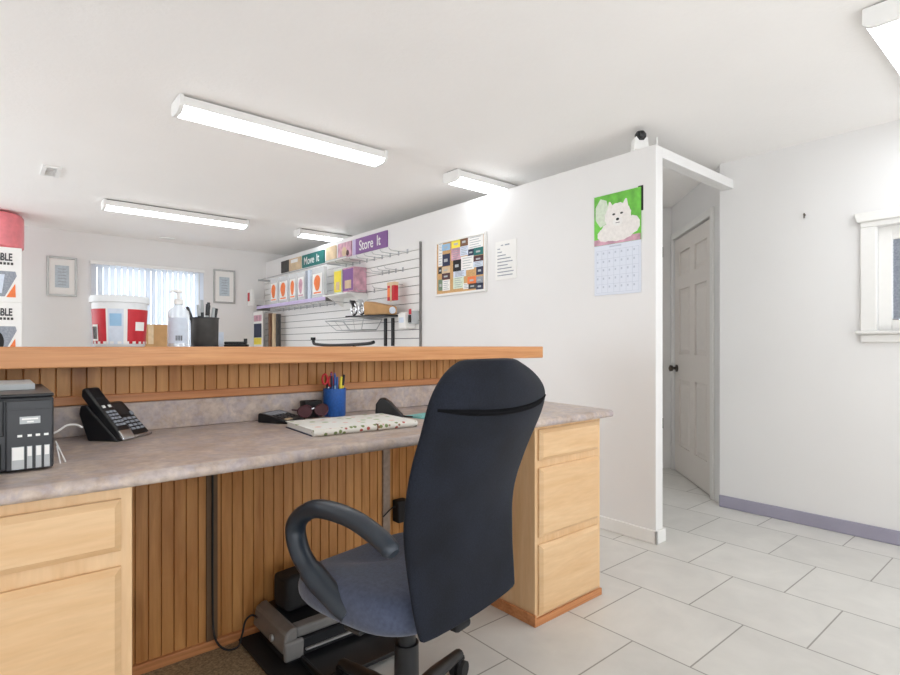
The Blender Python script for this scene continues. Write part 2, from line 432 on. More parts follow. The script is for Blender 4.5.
for i in range(nsl):
    x = .875 + (2.0 - .875) * i / (nsl - 1)
    a = math.radians(38)
    MB(Matrix.Translation((x, FY - .045, 0)) @ Matrix.Rotation(a, 4, 'Z')).box(-.036, .036, -.0006, .0006, 1.0, 2.005).build('slat', 'blind', vb)
# building wall outside the far window, below the sky
struct(MB().box(-2, 5, FY + 3.2, FY + 3.4, 0, 1.3).build('wall_outside', 'white'), 'pale fence outside the far window')

# right window
g = MB(); yo0, yo1 = GY0 - .075, GY1 + .075
g.box(RX - .02, RX, yo0, GY0, GZ0, GZ1); g.box(RX - .02, RX, GY1, yo1, GZ0, GZ1); g.box(RX - .02, RX, yo0, yo1, GZ1, GZ1 + .04)
w2 = struct(g.build('window_2', 'white_trim', bevel=.004), 'small white trimmed window on the right wall')
MB().prism([(RX, yo0 - .03, GZ1 + .085), (RX, yo1 + .03, GZ1 + .085), (RX, yo1 + .015, GZ1 + .03), (RX, yo0 - .015, GZ1 + .03)], (-.035, 0, 0)).build('head_cap', 'white_trim', w2, bevel=.006)
MB().box(RX - .05, RX + .06, yo0 - .02, yo1 + .02, GZ0 - .02, GZ0).box(RX - .022, RX, yo0, yo1, GZ0 - .068, GZ0 - .02).build('sill', 'white_trim', w2, bevel=.008)
s_ = MB(); s_.box(RX + .03, RX + .09, GY0, GY0 + .06, GZ0, GZ1); s_.box(RX + .03, RX + .09, GY1 - .06, GY1, GZ0, GZ1); s_.box(RX + .03, RX + .09, GY0 + .06, GY1 - .06, GZ0, GZ0 + .06); s_.box(RX + .03, RX + .09, GY0 + .06, GY1 - .06, GZ1 - .05, GZ1)
s_.build('sash', 'white_trim', w2, bevel=.003)
MB().box(RX + .07, RX + .074, GY0 + .06, GY1 - .06, GZ0 + .06, GZ1 - .05).build('window_pane', 'glass', w2)
mb_ = thing('mini_blind', 'grey horizontal slat blind inside the small right window', 'blind', (RX + .045, .27, GZ0 + .06))
MB().box(RX + .035, RX + .055, GY0 + .06, GY1 - .06, GZ1 - .075, GZ1 - .05).build('headrail', 'white_trim', mb_)
nb = 24
for i in range(nb):
    z = GZ0 + .075 + i * (GZ1 - .085 - GZ0 - .075) / (nb - 1)
    MB(Matrix.Translation((RX + .048, 0, z)) @ Matrix.Rotation(math.radians(-62), 4, 'Y')).box(-.0125, .0125, GY0 + .065, GY1 - .063, -.0005, .0005).build('slat', 'greyprint', mb_)
tag(MB().box(RX + .040, RX + .075, GY1 - .085, GY1 - .061, GZ0 + .0605, GZ0 + .066).build('sash_lock', 'mid_grey'), 'small grey latch at the bottom corner of the right window', 'latch')
nl = MB(); nl.cyl((RX, 1.147, 1.906), (RX - .018, 1.147, 1.906), .005, seg=8); nl.cyl((RX - .016, 1.147, 1.915), (RX - .016, 1.147, 1.885), .004, seg=8)
tag(nl.build('wall_hook', 'bronze'), 'tiny metal hook left on the bare right wall', 'hook')

# ------------------------------------------------------------------ ceiling lights
def fixture(x0, y0, w, label, L=1.2):
    t = thing('ceiling_light', label, 'ceiling light', (x0 + L / 2, y0 + w / 2, CZ - .085), 0, 'fluorescent ceiling lights')
    MB().box(x0 + .012, x0 + L - .012, y0 + .03, y0 + w - .03, CZ - .012, CZ).build('base_pan', 'mid_grey', t)
    MB().prism([(x0 + .02, y, z) for y, z in ((y0 + .006, CZ - .012), (y0, CZ - .06), (y0 + w, CZ - .06), (y0 + w - .006, CZ - .012))], (L - .04, 0, 0)).build('housing', 'lamp_end', t)
    sec = [(y0 + .002, CZ - .0605), (y0 + .012, CZ - .074), (y0 + .035, CZ - .081), (y0 + w - .035, CZ - .081), (y0 + w - .012, CZ - .074), (y0 + w - .002, CZ - .0605)]
    MB().prism([(x0 + .022, y, z) for y, z in sec], (L - .044, 0, 0)).build('diffuser', 'lamp', t)
    for a in (x0, x0 + L - .02):
        MB().prism([(a, y, z) for y, z in [(y0 - .002, CZ - .008), (y0 - .003, CZ - .064)] + [(y, z - .003) for y, z in sec[1:-1]] + [(y0 + w + .003, CZ - .064), (y0 + w + .002, CZ - .008)]], (.02, 0, 0)).build('end_cap', 'lamp_end', t)
    return t
fixture(.71, 2.90, .155, 'long lit fluorescent ceiling light nearest over the bar', 1.22)
fixture(.73, 5.38, .15, 'long lit fluorescent ceiling light over the far left of the back room', 1.22)
fixture(2.50, 2.87, .165, 'lit fluorescent ceiling light half hidden behind the partition top', 1.22)
fixture(2.49, 5.40, .15, 'lit fluorescent ceiling light above the store it sign, near the far corner', 1.22)
fixture(2.46, .36, .19, 'lit fluorescent ceiling light cut off by the upper right corner', 1.22)

def vent(x0, x1, y0, y1, label):
    t = thing('ceiling_vent', label, 'vent', ((x0 + x1) / 2, (y0 + y1) / 2, CZ - .012))
    b = MB(); f = .025
    b.box(x0, x1, y0, y0 + f, CZ - .012, CZ); b.box(x0, x1, y1 - f, y1, CZ - .012, CZ); b.box(x0, x0 + f, y0 + f, y1 - f, CZ - .012, CZ); b.box(x1 - f, x1, y0 + f, y1 - f, CZ - .012, CZ)
    b.build('frame', 'white', t)
    s = MB(); s.box(x0 + f, x1 - f, y0 + f, y1 - f, CZ - .004, CZ, 1)
    n = 6
    for i in range(n):
        y = y0 + f + (y1 - y0 - 2 * f) * (i + .5) / n
        s.box(x0 + f, x1 - f, y - .004, y + .004, CZ - .011, CZ - .004)
    s.build('grille', ['white', 'mid_grey'], t)
vent(.275, .385, 4.66, 4.93, 'small white ceiling vent left of the lights, above the bubble wrap boxes')
vent(1.49, 1.64, 6.88, 6.96, 'narrow grey ceiling vent close to the far wall above the window')

# ------------------------------------------------------------------ half wall, bar, counter, cabinets
WY = 2.08; CT = .817
wall_half = struct(MB().box(LX, 2.215, WY, WY + .12, 0, 1.036).build('wall_counter', 'bead'), 'low half wall under the bar')
def beads(x0, x1, z0, z1):
    m = MB(); p = .0397; n = int((x1 - x0) / p); yf = WY - .012
    prof = []
    x = x0
    for i in range(n):
        prof += [(x, WY - .004), (x + .0012, WY - .005), (x + .0028, yf), (x + p - .0022, yf), (x + p - .0006, WY - .005)]
        x += p
    prof += [(x, WY - .004)]
    m.grid([[(a, b, z0) for a, b in prof], [(a, b, z1) for a, b in prof]])
    return m
beads(.25, 1.63, .03, .79).build('beadboard', 'bead', wall_half, smooth=20)
beads(-.6, 2.21, .94, 1.036).build('beadboard', 'bead', wall_half, smooth=20)
MB().box(.25, 1.63, WY - .026, WY - .004, 0, .035).build('base_strip', 'oak_trim', wall_half, bevel=.003)
MB().box(-.6, 2.21, WY - .024, WY - .002, .914, .943).build('cap_strip', 'oak_trim', wall_half, bevel=.003)
bar = thing('bar_top', 'raised orange oak bar top running along the half wall', 'bar top', (.4, 2.14, 1.036))
MB().box(LX, 2.275, 1.945, 2.36, 1.038, 1.096).build('slab', 'laminate', bar)
MB().box(LX, 2.29, 1.927, 1.945, 1.036, 1.0975).box(2.275, 2.29, 1.945, 2.375, 1.036, 1.0975).box(LX, 2.275, 2.36, 2.375, 1.036, 1.0975).build('edge_band', 'oak', bar, bevel=.004)
ct = thing('desk_counter', 'long mauve stone laminate desk counter with rounded front edge', 'counter', (.6, 1.7, CT - .027))
y0c = 1.372
sec = [(WY - .014, CT), (WY - .014, CT - .027), (y0c + .008, CT - .030), (y0c + .002, CT - .026), (y0c, CT - .016), (y0c + .003, CT - .007), (y0c + .012, CT - .001), (y0c + .022, CT)]
rows = []
for xa in (0, 1):
    rows.append([((-1.2 if xa == 0 else 2.107 + (y - y0c) * .16), y, z) for y, z in sec])
cm = MB(); R_ = cm.grid(rows, closed=True); cm._f(R_[0], 0); cm._f(R_[1][::-1], 0)
cm.build('worktop', 'laminate', ct, smooth=50)
bsp = MB().box(-1.2, 2.21, WY - .034, WY - .0145, CT + .0003, .913).build('backsplash', 'laminate', bevel=.003)

tag(bsp, 'mauve stone laminate backsplash strip behind the desk counter', 'backsplash')

def front_panel(x0, x1, z0, z1, yb=1.414, th=.018, ch=.014):
    m = MB()
    a = [(x0, yb, z0), (x1, yb, z0), (x1, yb, z1), (x0, yb, z1)]
    b = [(x0, yb - .008, z0), (x1, yb - .008, z0), (x1, yb - .008, z1), (x0, yb - .008, z1)]
    c = [(x0 + ch, yb - th, z0 + ch), (x1 - ch, yb - th, z0 + ch), (x1 - ch, yb - th, z1 - ch), (x0 + ch, yb - th, z1 - ch)]
    R = m.grid([a, b, c], closed=True); m._f(R[0][::-1], 0); m._f(R[2], 0)
    return m
cl = thing('base_cabinet', 'pale maple cabinet at the left end below the printer', 'cabinet', (-.08, 1.73, 0))
MB().box(-.5, .2475, 1.415, 2.04, .09, .787).box(-.5, .2475, 1.48, 2.04, 0, .09).build('carcass', 'maple_v', cl, bevel=.002)
front_panel(-.36, .224, .642, .757).build('drawer', 'maple', cl, smooth=15)
front_panel(-.36, .224, .12, .606).build('door', 'maple', cl, smooth=15)
cr = thing('drawer_cabinet', 'maple three drawer cabinet at the right end behind the chair', 'cabinet', (1.85, 1.73, 0))
MB().box(1.632, 2.067, 1.415, 2.04, .0, .787).build('carcass', 'maple_v', cr, bevel=.002)
MB().box(1.622, 1.632, 1.405, 2.04, 0, .045).box(1.632, 2.068, 1.405, 1.415, 0, .03).build('base_strip', 'oak_trim', cr, bevel=.002)
for a, b in ((.648, .770), (.346, .618), (.038, .316)):
    front_panel(1.648, 2.038, a, b, 1.4145).build('drawer', 'maple', cr, smooth=15)

# kneehole: carpet remnant, batten, conduit, adapter, cord
tag(MB().box(.26, 1.15, 1.66, WY - .027, 0, .003).build('carpet_remnant', 'rubber'), 'speckled brown carpet remnant under the desk', 'carpet')
tag(MB().box(.594, .632, WY - .022, WY - .0125, .036, .786).build('batten', 'slate'), 'dark narrow batten on the kneehole panel left of the chair arm', 'batten')
tag(MB().box(1.346, 1.382, WY - .024, WY - .0125, .036, .786).build('batten', 'batten'), 'pale grey batten on the kneehole panel beside the black adapter', 'batten')
ad = thing('power_adapter', 'black power adapter plugged in behind the chair back', 'adapter', (1.43, WY - .03, .30))
MB().box(1.402, 1.462, WY - .062, WY - .0125, .30, .40).build('body', 'black_matte', ad, bevel=.006)
MB().tube([(1.404, WY - .04, .372), (1.385, WY - .045, .376), (1.36, WY - .045, .362), (1.335, WY - .04, .34)], .0035, 6).build('cord', 'black_matte', ad)
pts = []
for p in [(.613, 2.0535, .78), (.613, 2.0535, .5), (.613, 2.0535, .2), (.615, 2.04, .06), (.64, 2.005, .016), (.68, 1.99, .016), (.70, 2.0, .05), (.715, 2.01, .09), (.735, 2.0, .11), (.750, 1.985, .10)]: pts.append(p)
cord_pts = pts
ou = thing('wall_outlet', 'pale outlet plate on the beadboard behind the chair top', 'outlet', (1.9, WY - .014, .962))
MB().box(1.83, 1.95, WY - .018, WY - .0125, .955, 1.026).build('plate', 'light_grey', ou, bevel=.002)
for x in (1.865, 1.915): MB().box(x - .016, x + .016, WY - .0195, WY - .018, .974, 1.006).build('socket', 'mid_grey', ou)

# ------------------------------------------------------------------ floor printer
fp = thing('floor_printer', 'grey and black inkjet printer on the floor under the desk', 'printer', (.97, 1.9, .008))
X0, X1, Y0, Y1, Z0 = .748, 1.21, 1.745, 2.03, .035
b_ = MB()
sec = [(X0, .06), (X0 + .012, .125), (X0 + .035, .138), (X0 + .055, .138), (X0 + .055, .06)]
b_.prism([(x, Y0 + .01, z) for x, z in sec], (0, Y1 - Y0 - .01, 0))
b_.prism([(X1 - (x - X0), Y0 + .01, z) for x, z in sec], (0, Y1 - Y0 - .01, 0))
b_.box(X0 + .055, X1 - .055, Y0 + .02, Y0 + .07, .095, .132)
b_.box(X0 + .005, X0 + .075, Y0, Y0 + .02, Z0, .10); b_.box(X1 - .075, X1 - .005, Y0, Y0 + .02, Z0, .10)
b_.build('body_shell', 'mid_grey', fp, bevel=.008)
MB().box(X0 + .0555, X1 - .0555, Y0 + .07, Y1, .04, .128).build('lid', 'black', fp, bevel=.004)
MB().tube(smooth_path(cord_pts, 4), .0038, 8).build('power_cord', 'black_matte', fp)
MB().box(X0 + .02, X1 - .02, Y0 + .02, Y1 - .02, .02, .0599).build('underbody', 'black_matte', fp)
MB().box(X0 + .076, X1 - .076, Y0 + .005, Y0 + .02, .066, .094).build('front_slot', 'black', fp)
MB().box(X0 + .08, X1 - .09, Y0 - .003, Y0 + .006, .056, .062).build('rod', 'rod', fp)
MB().box(X0 + .06, X1 - .06, Y0 - .17, Y0 + .02, .020, .034).box(X0 + .06, X0 + .07, Y0 - .17, Y0, .034, .044).box(X1 - .07, X1 - .06, Y0 - .17, Y0, .034, .044)  .build('output_tray', 'black', fp, bevel=.002)
MB().cyl((X0 + .002, Y0 + .10, .085), (X0 - .006, Y0 + .10, .085), .012).build('side_button', 'rod', fp)
MB().box(.70, 1.14, 1.59, 2.04, .0085, .0195).build('base_tray', 'black_matte', fp, bevel=.004)
pc = thing('pouch', 'soft black pouch lying on top of the floor printer', 'pouch', (.9, 1.93, .129))
q = MB(Matrix.Translation((.905, 1.945, .19)) @ Matrix.Rotation(.15, 4, 'Z'))
q.box(-.095, .075, -.055, .05, -.061, .068)
po = q.build('body', 'black_matte', pc, bevel=.02, subsurf=0)
MB().cyl((.955, 1.888, .135), (.955, 1.888, .165), .005, .004, 8).build('zip_pull', 'chrome', pc)

# ------------------------------------------------------------------ office chair (local x across, y forward)
CA = math.radians(11)
mid = Vector((.9364, 1.0129, 0)); Fv = Vector((-math.sin(CA), math.cos(CA), 0))
TC = Matrix.Translation(mid) @ Matrix.Rotation(CA, 4, 'Z')
CY = .235                                           # column, forward of the back's foot
ch = thing('office_chair', 'navy mesh back swivel office chair with black loop arms at the desk', 'office chair', mid + Fv * CY, CA)
ST = [(.43, 0, .41), (.483, -.008, .428), (.535, -.016, .437), (.588, -.020, .449), (.64, -.025, .458), (.693, -.023, .468), (.745, -.012, .480), (.798, .005, .496), (.85, .024, .509), (.903, .048, .516), (.955, .066, .522), (.99, .068, .495), (1.02, .063, .43), (1.045, .055, .345), (1.062, .049, .25)]
def back_pt(z, s, w, t, th=0):
    b = .012 + .045 * max(0, min(1, (z - .5) / .4))
    return Vector((w / 2 * t, -s - b * (1 - t * t) + th, z))
rows = []; NJ = 10
ST2 = [(.415, .002, .34, .5)] + [(a, b, c, 1) for a, b, c in ST] + [(1.070, .046, .20, .6)]
ST2[0] = (.424, .0, .404, .4)
for z, s, w, k in ST2:
    ring = []
    for j in range(NJ + 1):
        t = -1 + 2 * j / NJ; ring.append(back_pt(z, s, w, t))
    for j in range(NJ + 1):
        t = 1 - 2 * j / NJ; tt = t * .94
        th = .042 * k * (1 - abs(t) ** 6 * .5)
        ring.append(back_pt(z, s, w * .94, t, th))
    rows.append(ring)
m = MB(TC); R_ = m.grid(rows, closed=True)
m._f(R_[0], 0); m._f(R_[-1], 0)
m.build('backrest', 'fabric_back', ch, smooth=180, subsurf=2)
# the seam roll across the upper back, blackened with the shade of its crease
pth = []
for j in range(25):
    t = (-1 + 2 * j / 24) * .90
    z = .968 - .022 * (1 - t * t) ; s = .0665; w = .522
    pth.append(back_pt(z, s, w * .985, t, .0045))
MB(TC).tube(pth, [.004 + .0035 * min(1, 3 * (1 - abs(k - 12) / 12)) for k in range(25)], 8).build('seam_roll', 'shaded_piping', ch)
MB(TC).box(-.035, .035, .03, .055, .40, .60).build('back_bracket', 'black', ch, bevel=.008)
# seat cushion
rows = []
def superell(a, b, n, k, seg=28):
    out = []
    for i in range(seg):
        th = 2 * math.pi * i / seg; c, s_ = math.cos(th), math.sin(th)
        out.append((a * abs(c) ** (2 / n) * (1 if c >= 0 else -1), b * abs(s_) ** (2 / n) * (1 if s_ >= 0 else -1)))
    return out
SY = .262
for z, k in ((.405, .80), (.410, .93), (.425, .985), (.45, 1.0), (.475, .985), (.492, .92), (.500, .75), (.497, .45), (.494, .15)):
    rows.append([(x * k, SY + y * k, z + (.012 * (abs(x) / .25) ** 2 if z > .47 else 0) - (.02 * max(0, y / .23) ** 2 if z > .44 else 0)) for x, y in superell(.25, .245, 3.2, k)])
m = MB(TC); R_ = m.grid(rows, closed=True); m._f(R_[0], 0); m._f(R_[-1], 0)
m.build('seat', 'fabric_seat', ch, smooth=180, subsurf=1)
m = MB(TC); m.box(-.13, .13, SY - .12, SY + .17, .385, .408); m.box(-.06, .06, .13, .33, .355, .385); m.box(-.03, .03, .03, .13, .37, .392)
m.build('seat_pan', 'black_matte', ch, bevel=.008)
# loop arms
armp = [(.02, .648), (.061, .672), (.144, .697), (.234, .703), (.304, .694), (.362, .660), (.379, .62), (.353, .566), (.304, .516), (.238, .474), (.205, .452)]
for sgn in (-1, 1):
    path = smooth_path([((-.258 if sgn < 0 else .225) * (1 if i < 8 else 1 - .04 * (i - 7)), y + (.01 if sgn < 0 else .03), z - (.006 if sgn < 0 else .016)) for i, (y, z) in enumerate(armp)])
    n = len(path); rad = []
    for i in range(n):
        f = i / (n - 1); rad.append(.019 + .004 * math.sin(f * math.pi) + (.005 if f > .75 else 0) if f > .03 else .012 + .007 * f / .03)
    a = MB(TC); a.tube(path, rad, 14, flat=1.25, ref=(0, 0, 1)); a.build('armrest', 'chair_plastic', ch)
    MB(TC).box(min(sgn * .1, sgn * .215), max(sgn * .1, sgn * .215), .19, .25, .388, .402).build('arm_bracket', 'black', ch, bevel=.004)
m = MB(TC); m.cyl((0, CY, .345), (0, CY, .20), .026, seg=20); m.cyl((0, CY, .27), (0, CY, .09), .034, .036, seg=20)
m.build('gas_column', 'black', ch)
m = MB(TC); m.cyl((0, CY, .12), (0, CY, .06), .045, .05, 20); m.build('base_hub', 'black', ch)
for k in range(5):
    a = math.radians(22 + 72 * k) - CA
    dx, dy = math.cos(a), math.sin(a); r = .325
    m = MB(TC); m.tube([(dx * .03, CY + dy * .03, .10), (dx * .16, CY + dy * .16, .095), (dx * r, CY + dy * r, .075)], [.026, .022, .016], 10, flat=1.1)
    leg = m.build('base_leg', 'black', ch)
    c = MB(TC); px, py = -dy, dx; cx, cy = dx * r, CY + dy * r
    c.cyl((cx, cy, .085), (cx, cy, .045), .008, seg=8)
    for s in (-1, 1): c.cyl((cx + px * s * .006, cy + py * s * .006, .027), (cx + px * s * .024, cy + py * s * .024, .027), .027, seg=16)
    c.tube([(cx - dx * .02, cy - dy * .02, .052), (cx, cy, .06), (cx + dx * .02, cy + dy * .02, .052)], .012, 8)
    c.build('caster', 'black_matte', leg)

# ------------------------------------------------------------------ desk items
pr = thing('desk_printer', 'black ink tank printer at the left end of the counter', 'printer', (-.08, 1.76, CT))
PF = 1.552
MB().box(-.30, .1125, PF, 1.95, CT + .004, .984).build('body', 'dark_grey', pr, bevel=.006)
MB().box(-.30, .113, PF + .002, 1.95, .984, .992).build('lid', 'black', pr, bevel=.003)
MB().box(.0255, .1105, PF - .006, PF + .001, .822, .978).build('front_panel', 'dark_grey', pr, bevel=.003)
MB().box(.0255, .1105, PF - .0075, PF - .006, .957, .9585).build('seam', 'black', pr)
MB().box(-.29, .0225, PF - .004, PF + .001, .90, .98).build('control_panel', 'black', pr, bevel=.003)
MB().box(-.29, .018, PF - .006, PF + .001, .825, .885).build('paper_slot', 'black_matte', pr, bevel=.003)
MB().box(.050, .087, PF - .0075, PF - .006, .9255, .9415).build('label_plate', 'light_grey', pr)
lb = MB(); lb.box(.054, .083, PF - .0082, PF - .0076, .9345, .938); lb.box(.063, .075, PF - .0082, PF - .0076, .9285, .9315); lb.build('label_print', 'white', pr)
for a, b in ((.046, .0545), (.064, .0715), (.0785, .0865), (.0935, .102)): MB().box(a, b, PF - .0075, PF - .006, .8965, .9015).build('ink_cap', 'white', pr)
for a, b in ((.036, .058), (.0628, .0722), (.0785, .0888), (.0938, .104)):
    w_ = MB().box(a, b, PF - .0078, PF - .006, .825, .875).build('ink_window', 'light_grey', pr)
    MB().box(a + .001, b - .001, PF - .0086, PF - .0078, .853 if a > .04 else .846, .874).build('tank_top', 'white', w_)
tag(MB().box(-.24, .085, 1.70, 1.93, .9925, 1.006).build('paper_stack', 'light_grey'), 'grey folder of paper lying on top of the desk printer', 'paper')
for (a, b), l in (((.119, 1.60), (.140, 1.615)), 'long'), (((.121, 1.592), (.1285, 1.60)), 'short'):
    tag(MB().tube([(a[0], a[1], CT + (.056 if l == 'long' else .045)), (b[0], b[1], CT + .0015)], .0016, 6).build('cable_tie', 'white'),
        'white strip leaning out furthest from the desk printer side' if l == 'long' else 'white strip standing tight against the desk printer side', 'strip')
tag(MB().tube(smooth_path([(.115, 1.75, .868), (.14, 1.82, .868), (.165, 1.87, .876), (.19, 1.90, .872), (.205, 1.905, .862)]), .003, 6).build('phone_cord', 'white'), 'white cord running from the printer to the desk phone', 'cord')

# phone
ua = math.atan2(.653, .757)
TP = Matrix.Translation((.286, 1.855, CT)) @ Matrix.Rotation(ua, 4, 'Z')
ph = thing('desk_phone', 'black cordless desk phone with silver keys, on the counter', 'phone', (.286, 1.855, CT), ua)
W_ = .145
m = MB(TP); m.prism([(0, .0, .0), (0, .012, .014), (0, .105, .105), (0, .125, .105), (0, .13, .08), (0, .10, .0)], (W_, 0, 0)); m.build('base', 'black', ph, bevel=.004)
nrm = Vector((0, -.700, .714))
def onp(x, t, lift=.0): # point on the tilted face: t from the front edge
    return Vector((x, .012, .014)) + Vector((0, .714, .700)) * t + nrm * lift
def slab(T, x0, x1, t0, t1, l0, l1):
    m = MB(T); p = [onp(x0, t0, l0), onp(x1, t0, l0), onp(x1, t1, l0), onp(x0, t1, l0)]; m.prism(p, nrm * (l1 - l0)); return m
slab(TP, .062, .128, .074, .122, .0005, .002).build('screen', 'dark_grey', ph)
for r in range(4):
    for c in range(4):
        slab(TP, .066 + c * .019, .079 + c * .019, .012 + r * .014, .020 + r * .014, .0005, .003).build('key', 'greyprint', ph)
slab(TP, .131, .142, .070, .084, .0005, .003).build('nav_key', 'greyprint', ph)
MB(TP).box(.055, W_ - .002, -.0035, .008, .002, .011).build('front_strip', 'chrome', ph, bevel=.002)
m = MB(TP)
sec = [(.004, -.012, .006), (.004, .004, .036), (.004, .098, .142), (.004, .110, .158), (.004, .125, .154), (.004, .128, .132), (.004, .03, .02), (.004, .006, .002)]
m.prism(sec, (.052, 0, 0)); hs = m.build('handset', 'black', ph, bevel=.006)
hn = Vector((0, -.748, .6635))
def onh(x, t): return Vector((x, .004, .036)) + Vector((0, .6635, .748)) * t
def hslab(x0, x1, t0, t1, h, nm, mt):
    m = MB(TP); m.prism([onh(x0, t0), onh(x1, t0), onh(x1, t1), onh(x0, t1)], hn * h); m.build(nm, mt, hs)
for r in range(5):
    for c in range(3): hslab(.012 + c * .013, .0215 + c * .013, .012 + r * .0125, .0195 + r * .0125, .002, 'key', 'greyprint')
hslab(.012, .022, .082, .091, .002, 'talk_key', 'white'); hslab(.035, .045, .082, .091, .002, 'end_key', 'white')
hslab(.014, .046, .118, .124, .001, 'earpiece', 'dark_grey')
MB(TP).prism([(.006, -.016, .004), (.006, -.014, .012), (.006, .002, .034), (.006, .006, .03), (.006, -.008, .004)], (.048, 0, 0)).build('silver_lip', 'chrome', hs, bevel=.003)

# calculator lying flat, sunglasses, black box
TK = Matrix.Translation((.818, 1.884, CT)) @ Matrix.Rotation(math.atan2(.522, .853), 4, 'Z')
ca = thing('calculator', 'small black wedge calculator with grey screen against the backsplash', 'calculator', (.818, 1.884, CT), math.atan2(.522, .853))
MB(TK).prism([(0, 0, 0), (0, 0, .011), (0, .118, .036), (0, .124, .030), (0, .124, 0)], (.122, 0, 0)).build('case', 'black', ca, bevel=.003)
def cslab(x0, x1, t0, t1, h, nm, mt):
    p = [(x, t, .0112 + t * .2119) for x, t in ((x0, t0), (x1, t0), (x1, t1), (x0, t1))]
    MB(TK).prism(p, (0, 0, h)).build(nm, mt, ca)
cslab(.012, .11, .075, .108, .001, 'screen', 'greyprint')
cslab(.014, .05, .008, .02, .002, 'solar_cell', 'beige')
for r in range(3):
    for c in range(5): cslab(.014 + c * .02, .028 + c * .02, .026 + r * .016, .036 + r * .016, .002, 'key', 'dark_grey')
tag(MB().box(.940, 1.015, 1.99, 2.04, CT, CT + .066).build('gift_box', 'black_matte', bevel=.004), 'small black box between the sunglasses and the blue pen cup', 'box')
sg = thing('sunglasses', 'dark red sunglasses resting beside the blue pen cup', 'sunglasses', (.95, 1.94, CT))
TS = Matrix.Translation((.955, 1.938, CT + .004)) @ Matrix.Rotation(math.radians(4), 4, 'Z')
for s in (-1, 1):
    pts = [(s * .036 + .030 * math.cos(t), .012 * abs(math.cos(t)), .030 + .022 * math.sin(t)) for t in [2 * math.pi * i / 18 for i in range(18)]]
    MB(TS).prism(pts, (0, .002, 0)).build('lens', 'maroon', sg)
    MB(TS).tube(pts, .003, 6, closed=True).build('rim', 'maroon', sg)
    MB(TS).tube([(s * .066, .012, .036), (s * .068, .05, .034), (s * .064, .045, .034 - .0), (s * .02, .042, .03)], .0028, 6).build('temple', 'maroon', sg)
MB(TS).tube([(-.007, .010, .036), (0, .006, .040), (.007, .010, .036)], .003, 6).build('bridge', 'chrome', sg)

# blue pen cup with its pens
px_, py_ = 1.068, 1.99
cup = tag(MB().lathe([(.042, CT), (.044, CT + .004), (.046, CT + .112), (.0445, CT + .112), (.0425, CT + .006)], px_, py_).build('pencil_cup', 'blue'), 'blue mesh pencil cup full of pens on the counter', 'pencil cup')
def pen(p0, p1, m, cap, label, r=.0042, name='pen', cat='pen', grp='pens in the blue pencil cup'):
    p0 = Vector(p0); p1 = Vector(p1); d = p1 - p0
    t = thing(name, label, cat, p0, 0, grp)
    MB().cyl(p0, p0 + d * .72, r, seg=10).build('barrel', m, t)
    MB().cyl(p0 + d * .72, p1, r * 1.12, r * .9, seg=10).build('cap', cap, t)
zb = CT + .008
for dx, dy, ex, ey, hh, m, c, l in (
    (-.012, -.012, -.020, -.014, .155, 'blue', 'navy', 'blue pen leaning left in the blue pencil cup'),
    (.000, -.006, -.004, -.010, .16, 'skyblue', 'blue', 'pale blue pen in the middle of the blue pencil cup'),
    (.002, .012, .008, .015, .165, 'purple', 'purple', 'purple pen at the back of the blue pencil cup'),
    (.014, -.006, .024, -.012, .150, 'yellow', 'yellow', 'yellow highlighter on the left of the pair in the blue pencil cup'),
    (.022, .004, .040, -.006, .158, 'yellow', 'black', 'black capped yellow pen rightmost in the blue pencil cup'),
    (-.016, .012, -.026, .018, .15, 'black', 'black', 'black pen at the left rim of the blue pencil cup'),
    (.008, .0, .010, -.004, .15, 'blue', 'blue', 'short blue pen right of centre in the blue pencil cup'),
    (-.010, .004, -.012, .006, .165, 'navy', 'purple', 'navy pen left of centre in the blue pencil cup'),
    (-.004, .018, .000, .026, .17, 'red', 'red', 'red pen standing behind the blue pencil cup pens')):
    pen((px_ + dx, py_ + dy, zb), (px_ + ex, py_ + ey, zb + hh), m, c, l, .0055 if m == 'yellow' else .0042)
scs = thing('scissors', 'red handled scissors upright in the blue pencil cup', 'scissors', (px_ - .025, py_, zb))
MB().box(px_ - .031, px_ - .022, py_ - .004, py_ - .001, zb, zb + .11).build('blade', 'chrome', scs)
for i, (ox, oz) in enumerate(((-.045, .142), (-.018, .132))):
    MB().tube([(px_ + ox + .011 * math.cos(t), py_ - .003, zb + oz + .020 * math.sin(t)) for t in [2 * math.pi * k / 16 for k in range(16)]], .004, 8, closed=True, ref=(0, 1, 0)).build('handle_loop', 'red', scs)

# floral binder
bang = math.radians(-4)
TB = Matrix.Translation((.963, 1.672, CT)) @ Matrix.Rotation(bang, 4, 'Z')
bd = thing('floral_binder', 'white floral patterned binder lying flat on the counter', 'binder', (.963, 1.672, CT), bang)
MB(TB).box(-.185, .185, -.115, .12, .003, .0195).build('pages', 'paper', bd)
MB(TB).box(-.19, .19, -.12, .125, .0197, .0225).build('front_cover', 'floral', bd, bevel=.001)
MB(TB).box(-.19, .19, -.12, .125, 0, .0028).build('back_cover', 'navy', bd, bevel=.001)
MB(TB).tube([(-.19, -.120, .0115), (.19, -.120, .0115)], .0112, 12).build('spine', 'floral_spine', bd)
MB(TB).box(.03, .034, -.1325, -.118, .003, .0235).build('elastic_band', 'brown', bd)
